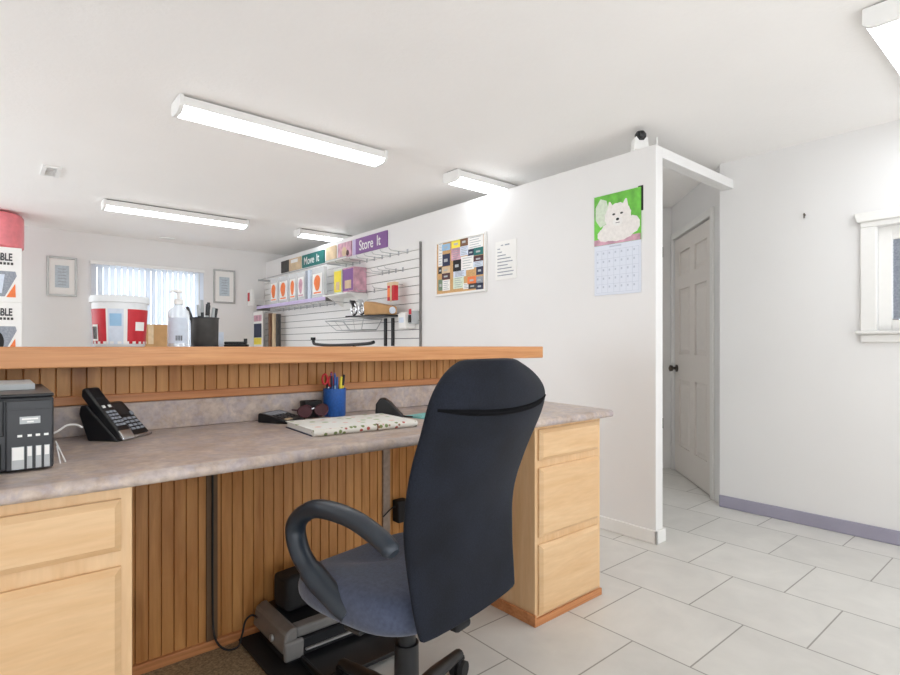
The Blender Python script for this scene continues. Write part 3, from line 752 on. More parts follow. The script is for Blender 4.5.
# black scanner-like gadget, teal pad
tg = thing('card_reader', 'rounded black gadget with a cord standing behind the binder', 'gadget', (1.215, 1.79, CT))
TG = Matrix.Translation((1.205, 1.80, CT)) @ Matrix.Rotation(math.radians(-38), 4, 'Z')
prof = [(-.045, 0), (-.052, .02), (-.05, .055), (-.036, .076), (-.015, .078), (.01, .06), (.04, .026), (.056, .01), (.056, 0)]
MB(TG).prism([(x, -.025, z) for x, z in prof], (0, .05, 0)).build('body', 'black', tg, bevel=.009)
MB(TG).tube(smooth_path([(.055, 0, .006), (.075, -.005, .004), (.10, -.012, .004), (.13, -.01, .004)]), .003, 6).build('cord', 'black', tg)
tag(MB(Matrix.Translation((1.36, 1.72, CT)) @ Matrix.Rotation(.2, 4, 'Z')).box(-.085, .10, -.07, .07, 0, .006).build('note_pad', 'teal'), 'pale teal note pad half hidden by the chair back', 'note pad')

# ------------------------------------------------------------------ on the bar
BZ = 1.0976
bx, by = .347, 2.20
tb = thing('candy_tub', 'large red and white plastic tub with clear rim on the bar', 'tub', (bx, by, BZ))
MB().lathe([(.074, BZ), (.077, BZ + .004), (.0845, BZ + .148), (.0845, BZ + .150)], bx, by, 40).build('tub_wall', 'tub', tb)
MB().lathe([(.0855, BZ + .150), (.0915, BZ + .151), (.0915, BZ + .166), (.088, BZ + .174), (.055, BZ + .176)], bx, by, 40).build('lid', 'tub', tb)
def wrap(a0, a1, z0, z1, lift, m, nm, par, n=16):
    mm = MB(); rows = []
    for z in (z0, z1):
        r = .077 + (.0078) * (z - .004) / .146 + lift
        rows.append([(bx + r * math.cos(math.radians(a0 + (a1 - a0) * i / n)), by + r * math.sin(math.radians(a0 + (a1 - a0) * i / n)), BZ + z) for i in range(n + 1)])
    for z in (z1, z0):
        r = .077 + (.0078) * (z - .004) / .146 + lift - .0006
        rows.append([(bx + r * math.cos(math.radians(a0 + (a1 - a0) * i / n)), by + r * math.sin(math.radians(a0 + (a1 - a0) * i / n)), BZ + z) for i in range(n + 1)])
    R = mm.grid(rows + [rows[0]]); return mm.build(nm, m, par)
lab = wrap(-190, 10, .010, .128, .0012, 'red', 'label', tb, 40)
wrap(-124, -92, .008, .128, .0022, 'pale_blue', 'label_band', lab)
wrap(-120, -96, .07, .112, .003, 'skyblue', 'label_picture', lab)
wrap(-172, -150, .02, .075, .003, 'paper', 'barcode_patch', lab)
for k in range(7): wrap(-170 + k * 2.6, -168.7 + k * 2.6, .026, .068, .0036, 'ink', 'barcode_bar', lab, 2)
wrap(-66, -40, .055, .085, .003, 'paper', 'white_panel', lab)
wrap(-128, -124, .01, .128, .002, 'paper', 'label_stripe', lab, 4); wrap(-92, -84, .01, .128, .002, 'paper', 'label_stripe', lab, 4)
for k in range(12): wrap(-184 + k * 16, -176 + k * 16, .010, .018, .003, 'paper', 'label_fringe', lab, 3)

sx_, sy_ = .526, 2.16
sb = thing('sanitizer_bottle', 'clear pump bottle of hand sanitizer on the bar', 'bottle', (sx_, sy_, BZ))
MB().lathe([(.034, BZ), (.037, BZ + .004), (.037, BZ + .115), (.034, BZ + .130), (.018, BZ + .145), (.014, BZ + .148), (.014, BZ + .155)], sx_, sy_).build('bottle_body', 'clear_bottle', sb)
MB().lathe([(.0165, BZ + .155), (.0165, BZ + .172), (.008, BZ + .175), (.006, BZ + .178), (.006, BZ + .196), (.013, BZ + .198), (.013, BZ + .207), (.004, BZ + .209)], sx_, sy_, 18).build('pump', 'white', sb)
MB().tube([(sx_, sy_, BZ + .203), (sx_ - .02, sy_ - .012, BZ + .203), (sx_ - .03, sy_ - .018, BZ + .197)], .0045, 8).build('spout', 'white', sb)
def cylpatch(cx, cy, r, a0, a1, z0, z1, m, nm, par, n=14):
    mm = MB(); rows = []
    for rr, z in ((r, z0), (r, z1), (r - .0006, z1), (r - .0006, z0), (r, z0)):
        rows.append([(cx + rr * math.cos(math.radians(a0 + (a1 - a0) * i / n)), cy + rr * math.sin(math.radians(a0 + (a1 - a0) * i / n)), z) for i in range(n + 1)])
    mm.grid(rows); return mm.build(nm, m, par)
l2 = cylpatch(sx_, sy_, .0378, -165, -55, BZ + .012, BZ + .105, 'pale_blue', 'label', sb)
for k in range(4): cylpatch(sx_, sy_, .0384, -118 + k * 9, -113 + k * 9, BZ + .022, BZ + .040, 'ink', 'label_print', l2, 2)

cx_, cy_ = .628, 2.20
pcup = thing('mesh_pen_cup', 'black wire mesh cup of pens on the bar', 'pen cup', (cx_, cy_, BZ))
MB().lathe([(.046, BZ), (.048, BZ + .003), (.050, BZ + .108), (.048, BZ + .108), (.046, BZ + .006)], cx_, cy_).build('mesh_wall', 'darkprint', pcup)
MB().tube([(cx_ + .0505 * math.cos(t), cy_ + .0505 * math.sin(t), BZ + .109) for t in [2 * math.pi * k / 28 for k in range(28)]], .0022, 6, closed=True).build('rim_wire', 'black', pcup)
MB().lathe([(.0495, BZ), (.0495, BZ + .006)], cx_, cy_).build('base_ring', 'black', pcup)
pl = ['far left, leaning hard over the rim', 'second from the left, clear tipped', 'in the left middle, standing tallest', 'in the centre, white capped', 'in the right middle, dark', 'second from the right, silver tipped', 'far right, leaning out', 'at the back, grey']
for i, (dx, dy, ex, ey, hh, m, c) in enumerate(((-.02, -.01, -.062, .0, .150, 'black', 'black'), (-.012, -.012, -.030, -.02, .158, 'black', 'light_grey'), (-.006, 0, -.012, -.004, .178, 'dark_grey', 'light_grey'), (.002, -.012, .004, -.02, .162, 'light_grey', 'black'), (.008, .004, .014, .0, .170, 'black', 'dark_grey'), (.015, -.006, .030, -.012, .150, 'black', 'light_grey'), (.02, .004, .044, .0, .148, 'black', 'black'), (.0, .018, .022, .022, .160, 'dark_grey', 'black'))):
    pen((cx_ + dx, cy_ + dy, BZ + .008), (cx_ + ex, cy_ + ey, BZ + hh), m, c, 'pen in the black mesh cup, ' + pl[i], .0062, grp='pens in the black mesh cup')
st = thing('stapler', 'low black stapler lying on the bar, right of the mesh cup', 'stapler', (.75, 2.2, BZ))
TT = Matrix.Translation((.748, 2.20, BZ)) @ Matrix.Rotation(math.radians(-30), 4, 'Z')
MB(TT).box(-.045, .045, -.016, .016, 0, .009).build('base', 'black_matte', st, bevel=.003)
MB(TT).box(-.045, .04, -.013, .013, .0092, .020).build('arm', 'black', st, bevel=.004)
MB(TT).cyl((.034, 0, .018), (.034, 0, .032), .007, seg=12).build('knob', 'black', st)
tag(MB().box(.694, .716, 2.255, 2.29, BZ, BZ + .058).build('carton', 'pale_blue', bevel=.001), 'small pale carton just behind the right side of the mesh cup', 'carton')

# ------------------------------------------------------------------ far room: boxes, frames, table
grp = 'bubble wrap boxes in the corner stack'
for i in range(4):
    z0 = i * .4995
    lab_ = ['white bubble wrap box at the floor of the corner stack', 'white bubble wrap box second from the floor of the corner stack', 'white bubble wrap box with a black object picture, just above the bar', 'white bubble wrap box topmost of the stack, under the pink roll'][i]
    t = thing('bubble_wrap_box', lab_, 'box', (.064, 6.63, z0), 0, grp)
    MB().box(-.095, .223, 6.36, 6.90, z0, z0 + .4985).build('carton', 'paper', t, bevel=.003)
    if i >= 2:
        text_mesh('title_print', 'BUBBLE', .092, 'ink', t, (.060, 6.3585, z0 + .405), (1, 0, 0), (0, 0, 1), .60, bold=.003)
        sub = MB()
        for k in range(8): sub.box(-.04 + k * .026, -.022 + k * .026, 6.358, 6.3598, z0 + .338, z0 + .36)
        sub.build('subtitle_print', 'darkprint', t)
        pic = [(-.06, 6.3595, z0 + .05), (.10, 6.3595, z0 + .05), (.185, 6.3595, z0 + .24), (.175, 6.3595, z0 + .28), (-.06, 6.3595, z0 + .28)]
        MB().prism(pic, (0, -.001, 0)).build('wrap_picture', 'greyprint', t)
        MB().prism([(.11, 6.358, z0 + .045), (.178, 6.358, z0 + .045), (.174, 6.358, z0 + .17)], (0, -.001, 0)).build('orange_flash', 'orange', t)
        if i == 2: MB().prism([(.05 + .045 * math.cos(a), 6.3585, z0 + .14 + .09 * math.sin(a)) for a in [2 * math.pi * k / 16 for k in range(16)]], (0, -.001, 0)).build('object_picture', 'black_matte', t)
        else: MB().prism([(.0, 6.3585, z0 + .08), (.08, 6.3585, z0 + .08), (.10, 6.3585, z0 + .25), (-.02, 6.3585, z0 + .25)], (0, -.001, 0)).build('cup_picture', 'pale_blue', t)
rl = thing('bubble_wrap_roll', 'pink bubble wrap roll standing on the corner box stack', 'roll', (.03, 6.62, 1.998))
MB().lathe([(.19, 1.9985), (.212, 2.02), (.214, 2.15), (.212, 2.30), (.195, 2.325), (.05, 2.325)], .035, 6.60, 40).build('wrapped_film', 'pink', rl)
MB().lathe([(.045, 2.326), (.045, 2.335)], .035, 6.60, 20).build('core', 'kraft', rl)
tag(MB().box(.195, .222, 6.80, 6.86, 1.9985, 2.26).build('carton', 'darkprint'), 'narrow dark carton standing behind the pink roll', 'carton')

def frame(x0, x1, z0, z1, label):
    t = thing('certificate_frame', label, 'picture frame', ((x0 + x1) / 2, FY - .01, z0), 0, 'framed certificates on the far wall')
    m = MB(); f = .022; a, b = FY - .02, FY
    m.box(x0, x0 + f, a, b, z0, z1); m.box(x1 - f, x1, a, b, z0, z1); m.box(x0 + f, x1 - f, a, b, z0, z0 + f); m.box(x0 + f, x1 - f, a, b, z1 - f, z1)
    m.build('frame', 'silver_frame', t, bevel=.003)
    MB().box(x0 + f, x1 - f, FY - .010, FY, z0 + f, z1 - f).build('mat_board', 'paper', t)
    dx, dz = (x1 - x0) * .27, (z1 - z0) * .22
    p = MB().box(x0 + dx, x1 - dx, FY - .012, FY - .010, z0 + dz, z1 - dz).build('print', 'certificate', t)
    q = MB()
    for k in range(6):
        zz = z0 + dz + (z1 - z0 - 2 * dz) * (k + .8) / 7; q.box(x0 + dx + .025, x1 - dx - .025, FY - .0128, FY - .012, zz, zz + .006)
    q.build('print_lines', 'greyprint', p)
frame(.455, .725, 1.635, 2.06, 'silver framed certificate left of the far window')
frame(2.15, 2.42, 1.645, 2.073, 'silver framed certificate right of the far window')

tbx, tby = 1.40, 6.55
tt = thing('storage_table', 'plain counter height table under the cardboard box by the far window', 'table', (tbx, tby, 0))
MB().box(tbx - .45, tbx + .45, tby - .3, tby + .3, .92, .95).build('table_top', 'maple', tt, bevel=.003)
for a in (-1, 1):
    for b in (-1, 1): MB().box(tbx + a * .41 - .02, tbx + a * .41 + .02, tby + b * .26 - .02, tby + b * .26 + .02, 0, .92).build('leg', 'mid_grey', tt)
kb = thing('cardboard_box', 'closed brown cardboard box seen between the tub and the sanitizer', 'box', (1.26, 6.5, .9505))
MB().box(1.06, 1.50, 6.35, 6.65, .9505, 1.325).build('carton', 'kraft', kb, bevel=.002)
MB().box(1.255, 1.305, 6.3485, 6.3498, 1.12, 1.325).build('tape_strip', 'beige', kb)

# hand truck, only its handle shows over the bar
hx, hy = 2.30, 4.6
ht = thing('hand_truck', 'black hand truck whose curved handle shows over the bar', 'hand truck', (2.3, 4.2, 0))
MB().tube(smooth_path([(2.30, 4.70, 1.17), (2.30, 4.69, 1.135), (2.30, 4.65, 1.118), (2.30, 4.40, 1.106), (2.30, 4.1, 1.108), (2.30, 3.75, 1.118), (2.30, 3.65, 1.13)]), .014, 8).build('handle', 'black', ht)
MB().cyl((2.30, 4.70, 1.155), (2.30, 4.70, 1.18), .022, seg=12).build('grip', 'black_matte', ht)
for y in (4.35, 3.95): MB().tube([(2.30, y, 1.106), (2.32, y, .6), (2.34, y, .13)], .014, 8).build('rail', 'black', ht)
m = MB(); m.box(2.16, 2.345, 3.93, 4.37, .012, .022); m.build('toe_plate', 'black', ht)
for y in (3.86, 4.44): MB().cyl((2.37, y - .02, .11), (2.37, y + .02, .11), .11, seg=24).build('wheel', 'black_matte', ht)
MB().cyl((2.37, 3.84, .11), (2.37, 4.46, .11), .008, seg=8).build('axle', 'chrome', ht)

# ------------------------------------------------------------------ slatwall and its goods
SY0, SY1, PIT = 3.727, 7.175, .0762
sl = thing('slatwall', 'white slatwall panel with dark grooves on the partition', 'slatwall', (PX - .01, 5.4, .078))
zt = 1.99; m = MB()
m.box(PX - .006, PX - .0005, SY0, SY1, .078, zt, 1)
z = zt; m.box(PX - .018, PX - .006, SY0, SY1, 1.9305, zt)
k = 0
while True:
    z1 = 1.9255 - k * PIT + .0; z0 = z1 - PIT + .0062
    if z0 < .078: break
    m.box(PX - .018, PX - .006, SY0, SY1, z0, z1); k += 1
m.build('slats', ['slat', 'groove'], sl)
MB().box(PX - .021, PX - .0005, SY0 - .012, SY0 - .0005, .078, zt + .004).build('end_trim', 'mid_grey', sl)
SF = PX - .018
# signs above it
def sign(name, y_left, y_right, z0, z1, panels, word, wm, label):
    t = thing(name, label, 'sign', (PX - .01, (y_left + y_right) / 2, z0))
    for (a, b, mm, nm) in panels: MB().box(PX - .013, PX - .0005, b, a, z0, z1).build(nm, mm, t)
    return t
s1 = sign('header_sign', 6.64, 5.48, 2.02, 2.165, [(6.64, 6.40, 'darkprint', 'photo_panel'), (6.399, 6.07, 'beige', 'photo_panel'), (6.034, 5.48, 'teal_sign', 'word_panel')], 'Move It', 'white', 'teal and photo header sign reading Move It above the slatwall')
text_mesh('lettering', 'Move', .125, 'white', s1, (PX - .0142, 5.85, 2.088), (0, -1, 0), (0, 0, 1), .95, bold=.001)
text_mesh('lettering', 'It', .125, 'white', s1, (PX - .0142, 5.63, 2.091), (0, -1, 0), (0, 0, 1), .95, bold=.001)
MB().box(PX - .016, PX - .0135, 6.15, 6.34, 2.11, 2.15).build('photo_detail', 'paper', s1)
s2 = sign('header_sign', 5.44, 4.235, 2.022, 2.176, [(5.43, 5.215, 'beige', 'photo_panel'), (5.165, 4.89, 'rose', 'photo_panel'), (4.86, 4.80, 'lilac', 'stripe_panel'), (4.799, 4.235, 'purple', 'word_panel')], 'Store It', 'white', 'purple and photo header sign reading Store It above the slatwall')
text_mesh('lettering', 'Store', .14, 'white', s2, (PX - .0142, 4.60, 2.095), (0, -1, 0), (0, 0, 1), .85, bold=.001)
text_mesh('lettering', 'It', .14, 'white', s2, (PX - .0142, 4.375, 2.098), (0, -1, 0), (0, 0, 1), .85, bold=.001)
MB().prism([(PX - .0135, 5.03 + .05 * math.cos(a), 2.08 + .05 * math.sin(a)) for a in [2 * math.pi * k / 14 for k in range(14)]], (-.001, 0, 0)).build('photo_detail', 'beige', s2)
MB().prism([(PX - .0135, 4.96 + .03 * math.cos(a), 2.06 + .03 * math.sin(a)) for a in [2 * math.pi * k / 14 for k in range(14)]], (-.001, 0, 0)).build('photo_detail', 'maroon', s2)

# hooks
ORD = ['leftmost', 'second from the left', 'third from the left', 'fourth from the left', 'fifth from the left', 'sixth from the left', 'seventh from the left', 'eighth from the left', 'ninth from the left', 'tenth from the left', 'eleventh from the left', 'twelfth from the left']
def hook_mesh(L=.20):
    m = MB(); m.box(-.002, .0, -.012, .012, -.012, .028)
    m.tube([(-.002, 0, .0), (-L * .5, 0, -.002), (-L * .92, 0, .0), (-L, 0, .018)], .0028, 6)
    return m
proto = hook_mesh().build('wall_hook', 'wire'); proto_me = proto.data; bpy.data.objects.remove(proto)
def hooks(row, zz, ys, where):
    for i, y in enumerate(sorted(ys, reverse=True)):
        o = bpy.data.objects.new('wall_hook', proto_me); COL.objects.link(o)
        o.location = (SF - .0005 - .10, y, zz - .012)
        tag(o, f'wire hook {ORD[i]} in the {where}', 'hook', row)
bb = [v.co for v in proto_me.vertices]
hooks('top row slatwall hooks', 1.926, [4.98 - .135 * i for i in range(9)], 'top hook row below the purple sign')
hooks('upper middle slatwall hooks', 1.774, [4.30 - .11 * i for i in range(4)], 'row above the red pack')
hooks('middle slatwall hooks', 1.621, [4.86, 4.72, 4.58, 4.44, 4.16], 'row above the brown roll')
hooks('lower row slatwall hooks', 1.545, [6.55 - .165 * i for i in range(11)], 'long row under the merchandise shelf')

# merchandise rack with hanging packs
rk = thing('display_shelf', 'clear display shelf with purple price strip on the slatwall', 'shelf', (2.74, 5.9, 1.585))
MB().box(2.64, SF - .001, 5.1, 6.98, 1.592, 1.60).build('shelf_board', 'clear', rk)
MB().box(2.63, 2.64, 5.1, 6.98, 1.575, 1.612).build('price_strip', 'lilac', rk)
MB().box(2.632, SF - .001, 6.98, 6.99, 1.56, 1.63).box(2.632, SF - .001, 5.09, 5.10, 1.56, 1.63).build('bracket', 'mid_grey', rk)
MB().cyl((2.66, 5.1, 1.955), (2.66, 6.98, 1.955), .005, seg=6).box(2.65, SF - .001, 6.975, 6.985, 1.94, 1.965).box(2.65, SF - .001, 5.095, 5.105, 1.94, 1.965).build('hang_rail', 'wire', rk)
pk = [(6.62, 6.38, 'orange', 'leftmost on the display shelf'), (6.35, 6.08, 'orange', 'second from the left on the display shelf'), (6.05, 5.86, 'orange', 'in the middle of the display shelf'), (5.83, 5.64, 'rose', 'with pale pink card, fourth on the display shelf'), (5.47, 5.19, 'orange', 'rightmost and broadest on the display shelf')]
for a, b, c, l in pk:
    t = thing('hanging_pack', 'clear bag with an orange card, ' + l if c == 'orange' else 'clear bag ' + l, 'pack', (2.68, (a + b) / 2, 1.6105), 0, 'bagged packs on the display shelf')
    MB().box(2.66, 2.70, b, a, 1.613, 1.935).build('bag', 'clear', t, bevel=.006)
    w = a - b
    MB().box(2.656, 2.659, b + w * .12, a - w * .12, 1.65, 1.87).build('card', 'paper', t)
    MB().prism([(2.6555, (a + b) / 2 + w * .28 * math.cos(q) * (1 if q < math.pi else .8), 1.77 + .085 * math.sin(q)) for q in [2 * math.pi * k / 14 for k in range(14)]], (-.001, 0, 0)).build('card_print', c, t)
    MB().box(2.6545, 2.6555, b + w * .2, a - w * .2, 1.66, 1.675).build('card_stripe', c, t)
for a, b, c, l in ((5.63, 5.585, 'greyprint', 'thin grey sleeve standing between the packs of the display shelf'), (5.57, 5.50, 'pale_blue', 'pale blue sleeve beside the right pack of the display shelf')):
    tag(MB().box(2.66, 2.72, b, a, 1.613, 1.93).build('sleeve', c), l, 'sleeve')
for a, b, c, d, l in ((4.97, 4.81, 'yellow', 'palegreen', 'yellow green booklet pack hanging right of the display shelf'), (4.79, 4.58, 'purple', 'rose', 'purple booklet pack hanging rightmost under the Store It sign')):
    t = thing('booklet_pack', l, 'booklet', (2.69, (a + b) / 2, 1.615), 0, 'booklet packs on the slatwall')
    MB().box(2.66, SF - .002, b, a, 1.62, 1.865).build('stack', d, t, bevel=.003)
    MB().box(2.656, 2.66, b + .01, a - .01, 1.64, 1.85).build('cover', c, t)
    MB().box(2.6545, 2.656, b + .04, a - .05, 1.66, 1.74).build('cover_picture', 'beige', t)
tl = thing('literature_shelf', 'short white shelf under the booklet packs', 'shelf', (2.73, 4.78, 1.598))
MB().box(2.58, SF - .001, 4.56, 5.06, 1.600, 1.612).build('shelf_board', 'white', tl)
MB().prism([(SF - .001, 4.57, 1.6), (2.62, 4.57, 1.6), (SF - .001, 4.57, 1.50)], (0, .008, 0)).prism([(SF - .001, 5.04, 1.6), (2.62, 5.04, 1.6), (SF - .001, 5.04, 1.50)], (0, .008, 0)).build('bracket', 'white', tl)
tu = thing('literature_shelf', 'short white shelf below the photo side of the purple sign', 'shelf', (2.73, 4.83, 1.945))
MB().box(2.60, SF - .001, 4.62, 5.04, 1.945, 1.953).build('shelf_board', 'white', tu)
MB().box(2.60, 2.606, 4.62, 5.04, 1.953, 1.963).build('lip', 'light_grey', tu)
er = thing('end_pack', 'red and white pack at the far left end of the display shelf', 'pack', (2.58, 6.95, 1.64))
MB().box(2.56, 2.595, 6.99, 7.12, 1.62, 1.83).box(2.595, SF - .001, 7.05, 7.06, 1.70, 1.71).build('box', 'paper', er)
MB().box(2.5585, 2.56, 7.04, 7.11, 1.68, 1.79).build('print', 'red', er)
# posters leaning below the shelf
po_ = thing('poster_board', 'poster with a blue and yellow picture standing in the slatwall corner', 'poster', (2.66, 7.0, 1.15))
MB().box(2.65, 2.66, 6.84, 7.16, .02, 1.545).build('board', 'paper', po_)
MB().box(2.6485, 2.65, 6.87, 7.13, 1.21, 1.39).build('blue_picture', 'navy', po_)
MB().box(2.6485, 2.65, 6.87, 7.13, 1.12, 1.205).build('yellow_band', 'yellow', po_)
MB().box(2.6485, 2.65, 6.87, 7.13, 1.42, 1.50).build('title_band', 'rose', po_)
for i, (y, c, l) in enumerate(((6.74, 'brown', 'tall brown carton leftmost of the three beside the poster'), (6.62, 'beige', 'tall tan carton in the middle of the three beside the poster'), (6.50, 'darkprint', 'tall dark carton rightmost of the three beside the poster'))):
    tag(MB().box(2.70, 2.735, y - .035, y + .035, .002, 1.515 - .01 * i).build('flat_carton', c), l, 'carton')
# wire basket
wb_ = thing('wire_basket', 'wire basket hooked on the lower slatwall', 'basket', (2.7, 4.65, 1.27))
rim = [(2.60, 5.04, 1.352), (2.60, 4.30, 1.350), (SF - .004, 4.30, 1.352), (SF - .004, 5.04, 1.352)]
bot = [(2.64, 4.88, 1.255), (2.64, 4.40, 1.252), (SF - .004, 4.40, 1.255), (SF - .004, 4.88, 1.255)]
m = MB()
for loop in (rim, bot):
    for i in range(4): m.cyl(loop[i], loop[(i + 1) % 4], .004, seg=6)
m.build('wire_frame', 'wire', wb_)
m = MB()
for i in range(4): m.cyl(rim[i], bot[i], .0035, seg=6)
for f in (.25, .5, .75):
    a = Vector(rim[0]).lerp(Vector(rim[1]), f); b = Vector(bot[0]).lerp(Vector(bot[1]), f); m.cyl(a, b, .002, seg=5)
    m.cyl(b, Vector(bot[3]).lerp(Vector(bot[2]), f), .002, seg=5)
m.build('wire_rib', 'wire', wb_)
# black shelf with brown paper roll and tape rolls
bs = thing('bracket_shelf', 'black sloping bracket shelf holding the brown paper roll', 'shelf', (2.66, 4.2, 1.33))
MB().prism([(2.56, 3.90, 1.358), (2.56, 4.56, 1.372), (2.56, 4.56, 1.384), (2.56, 3.90, 1.370)], (SF - .002 - 2.56, 0, 0)).build('shelf_board', 'black', bs)
for y in (4.24, 4.12): MB().box(SF - .012, SF - .001, y - .02, y + .02, 1.10, 1.356).build('upright', 'black', bs)
kr = thing('kraft_roll', 'brown kraft paper roll lying on the black bracket shelf', 'roll', (2.64, 4.08, 1.40))
MB().prism([(2.585, 3.90, 1.3715), (2.585, 4.27, 1.3795), (2.585, 4.28, 1.49), (2.585, 4.25, 1.505), (2.585, 3.91, 1.445), (2.585, 3.895, 1.43)], (.11, 0, 0)).build('paper', 'kraft', kr, bevel=.01)
MB().cyl((2.64, 3.899, 1.408), (2.64, 3.885, 1.408), .03, seg=16).build('core', 'pale_blue', kr)
for i, (y, l) in enumerate(((4.50, 'shiny tape dispenser at the left edge of the black bracket shelf'), (4.36, 'shiny tape dispenser touching the brown paper roll'))):
    t = thing('tape_dispenser', l, 'tape dispenser', (2.62, y, 1.384), 0, 'tape dispensers on the bracket shelf')
    zc = 1.446
    MB().tube([(2.62, y + .045 * math.cos(a), zc + .05 * math.sin(a)) for a in [2 * math.pi * k / 20 for k in range(20)]], .012, 8, closed=True, ref=(1, 0, 0)).build('tape_ring', 'chrome', t)
    MB().prism([(2.59, y - .03, zc + .03), (2.59, y + .02, zc + .085), (2.59, y + .03, zc + .075), (2.59, y - .02, zc + .02)], (.05, 0, 0)).build('cutter', 'black' if i == 0 else 'light_grey', t)
rp = thing('blister_pack', 'orange red pack hanging on a hook above the brown roll', 'pack', (2.70, 3.98, 1.49))
MB().box(2.68, 2.72, 3.92, 4.03, 1.50, 1.63).build('box', 'red', rp)
MB().box(2.68, 2.72, 3.915, 4.035, 1.63, 1.66).box(2.6775, 2.68, 3.96, 3.985, 1.49, 1.66).build('yellow_card', 'beige', rp)
MB().box(2.6785, 2.68, 3.987, 4.027, 1.53, 1.61).build('print', 'orange', rp)
MB().box(2.72, SF - .001, 3.97, 3.98, 1.645, 1.651).build('hook', 'wire', rp)
wt = thing('white_dispenser', 'white plastic dispenser on the slatwall near its right edge', 'dispenser', (2.74, 3.84, 1.25))
MB().prism([(SF - .001, 3.785, 1.25), (2.70, 3.785, 1.25), (2.69, 3.785, 1.38), (2.73, 3.785, 1.395), (SF - .001, 3.785, 1.395)], (0, .10, 0)).build('body', 'white', wt, bevel=.006)
MB().box(2.6925, 2.6945, 3.80, 3.87, 1.30, 1.345).build('badge', 'pale_blue', wt)
bp = thing('small_tool_pack', 'small red and black pack at the slatwall right edge', 'pack', (2.75, 3.74, 1.28))
MB().box(2.735, SF - .001, 3.735, 3.79, 1.29, 1.40).build('card', 'light_grey', bp)
MB().box(2.732, 2.735, 3.745, 3.78, 1.37, 1.415).build('red_print', 'red', bp)
MB().box(2.725, 2.735, 3.748, 3.778, 1.30, 1.365).build('tool', 'black', bp)

# ------------------------------------------------------------------ partition: cork board, note, calendar, camera
cbx = thing('cork_board', 'white framed cork board covered with cards on the partition', 'board', (PX - .01, 3.21, 1.507))
by0, by1, bz0, bz1 = 2.912, 3.508, 1.507, 1.952
f = .018
MB().box(PX - .022, PX - .0005, by0, by0 + f, bz0, bz1).box(PX - .022, PX - .0005, by1 - f, by1, bz0, bz1).box(PX - .022, PX - .0005, by0 + f, by1 - f, bz0, bz0 + f).box(PX - .022, PX - .0005, by0 + f, by1 - f, bz1 - f, bz1).build('frame', 'white_trim', cbx, bevel=.003)
MB().box(PX - .014, PX - .0005, by0 + f, by1 - f, bz0 + f, bz1 - f).build('cork', 'cork', cbx)
S_, C_ = math.sin(math.radians(YAW)), math.cos(math.radians(YAW))
def on_partition(u, v):
    r = (u - 450) / 544; t = PX / (S_ + r * C_); return (C_ - r * S_) * t, H + (346 - v) / 544 * t
cards = [((70, 172, 122, 238), 'paper', 'white card with dark print in the upper left corner of the cork board'), ((125, 178, 190, 226), 'skyblue', 'sky blue banded card second in the top row of the cork board'),
    ((72, 245, 120, 368), 'paper', 'tall white card at the left edge of the cork board'), ((126, 268, 188, 366), 'navy', 'navy card left of the bare cork strip, upper part of the board'),
    ((212, 138, 286, 202), 'yellow', 'yellow note at the top of the cork board'), ((290, 118, 350, 186), 'brown', 'brown photo card next to the yellow note on the cork board'),
    ((355, 98, 490, 208), 'paper', 'largest white sheet in the upper right corner of the cork board'), ((210, 212, 286, 312), 'rose', 'pink and white card below the yellow note on the cork board'),
    ((290, 196, 352, 272), 'pale_blue', 'pale blue card below the brown photo on the cork board'), ((356, 222, 408, 272), 'navy', 'dark blue card left of the teal card on the cork board'),
    ((411, 208, 490, 266), 'teal_sign', 'teal card at the right edge of the cork board'), ((226, 320, 288, 412), 'black_matte', 'black upright card in the middle of the cork board'),
    ((294, 284, 404, 402), 'paper', 'broad white sheet in the centre of the cork board'), ((410, 280, 488, 328), 'maroon', 'maroon card under the teal card on the cork board'),
    ((408, 332, 490, 372), 'pale_blue', 'pale grey card under the maroon card on the cork board'), ((434, 375, 493, 442), 'navy', 'slate blue card at the right edge of the cork board, lower half'),
    ((70, 386, 121, 436), 'black', 'black card at the left edge of the cork board'), ((125, 382, 188, 430), 'beige', 'tan card beside the black card on the cork board'),
    ((125, 438, 188, 487), 'maroon', 'dark maroon card left of the bare cork strip'), ((72, 498, 126, 594), 'greygreen', 'grey green card in the lower left corner of the cork board'),
    ((131, 500, 188, 588), 'paper', 'white card with a dark mark beside the grey green card'), ((226, 470, 312, 568), 'palegreen', 'pale green card at the bottom middle of the cork board'),
    ((228, 415, 332, 464), 'pale_blue', 'white and blue card under the black upright card'), ((356, 468, 424, 526), 'orange', 'orange card low on the cork board'),
    ((428, 468, 492, 520), 'greyprint', 'grey card right of the orange card on the cork board'), ((316, 530, 362, 572), 'paper', 'small white card below and left of the orange card'),
    ((365, 530, 428, 570), 'darkprint', 'dark card directly below the orange card'), ((432, 524, 492, 578), 'navy', 'dark navy card in the lower right corner of the cork board')]
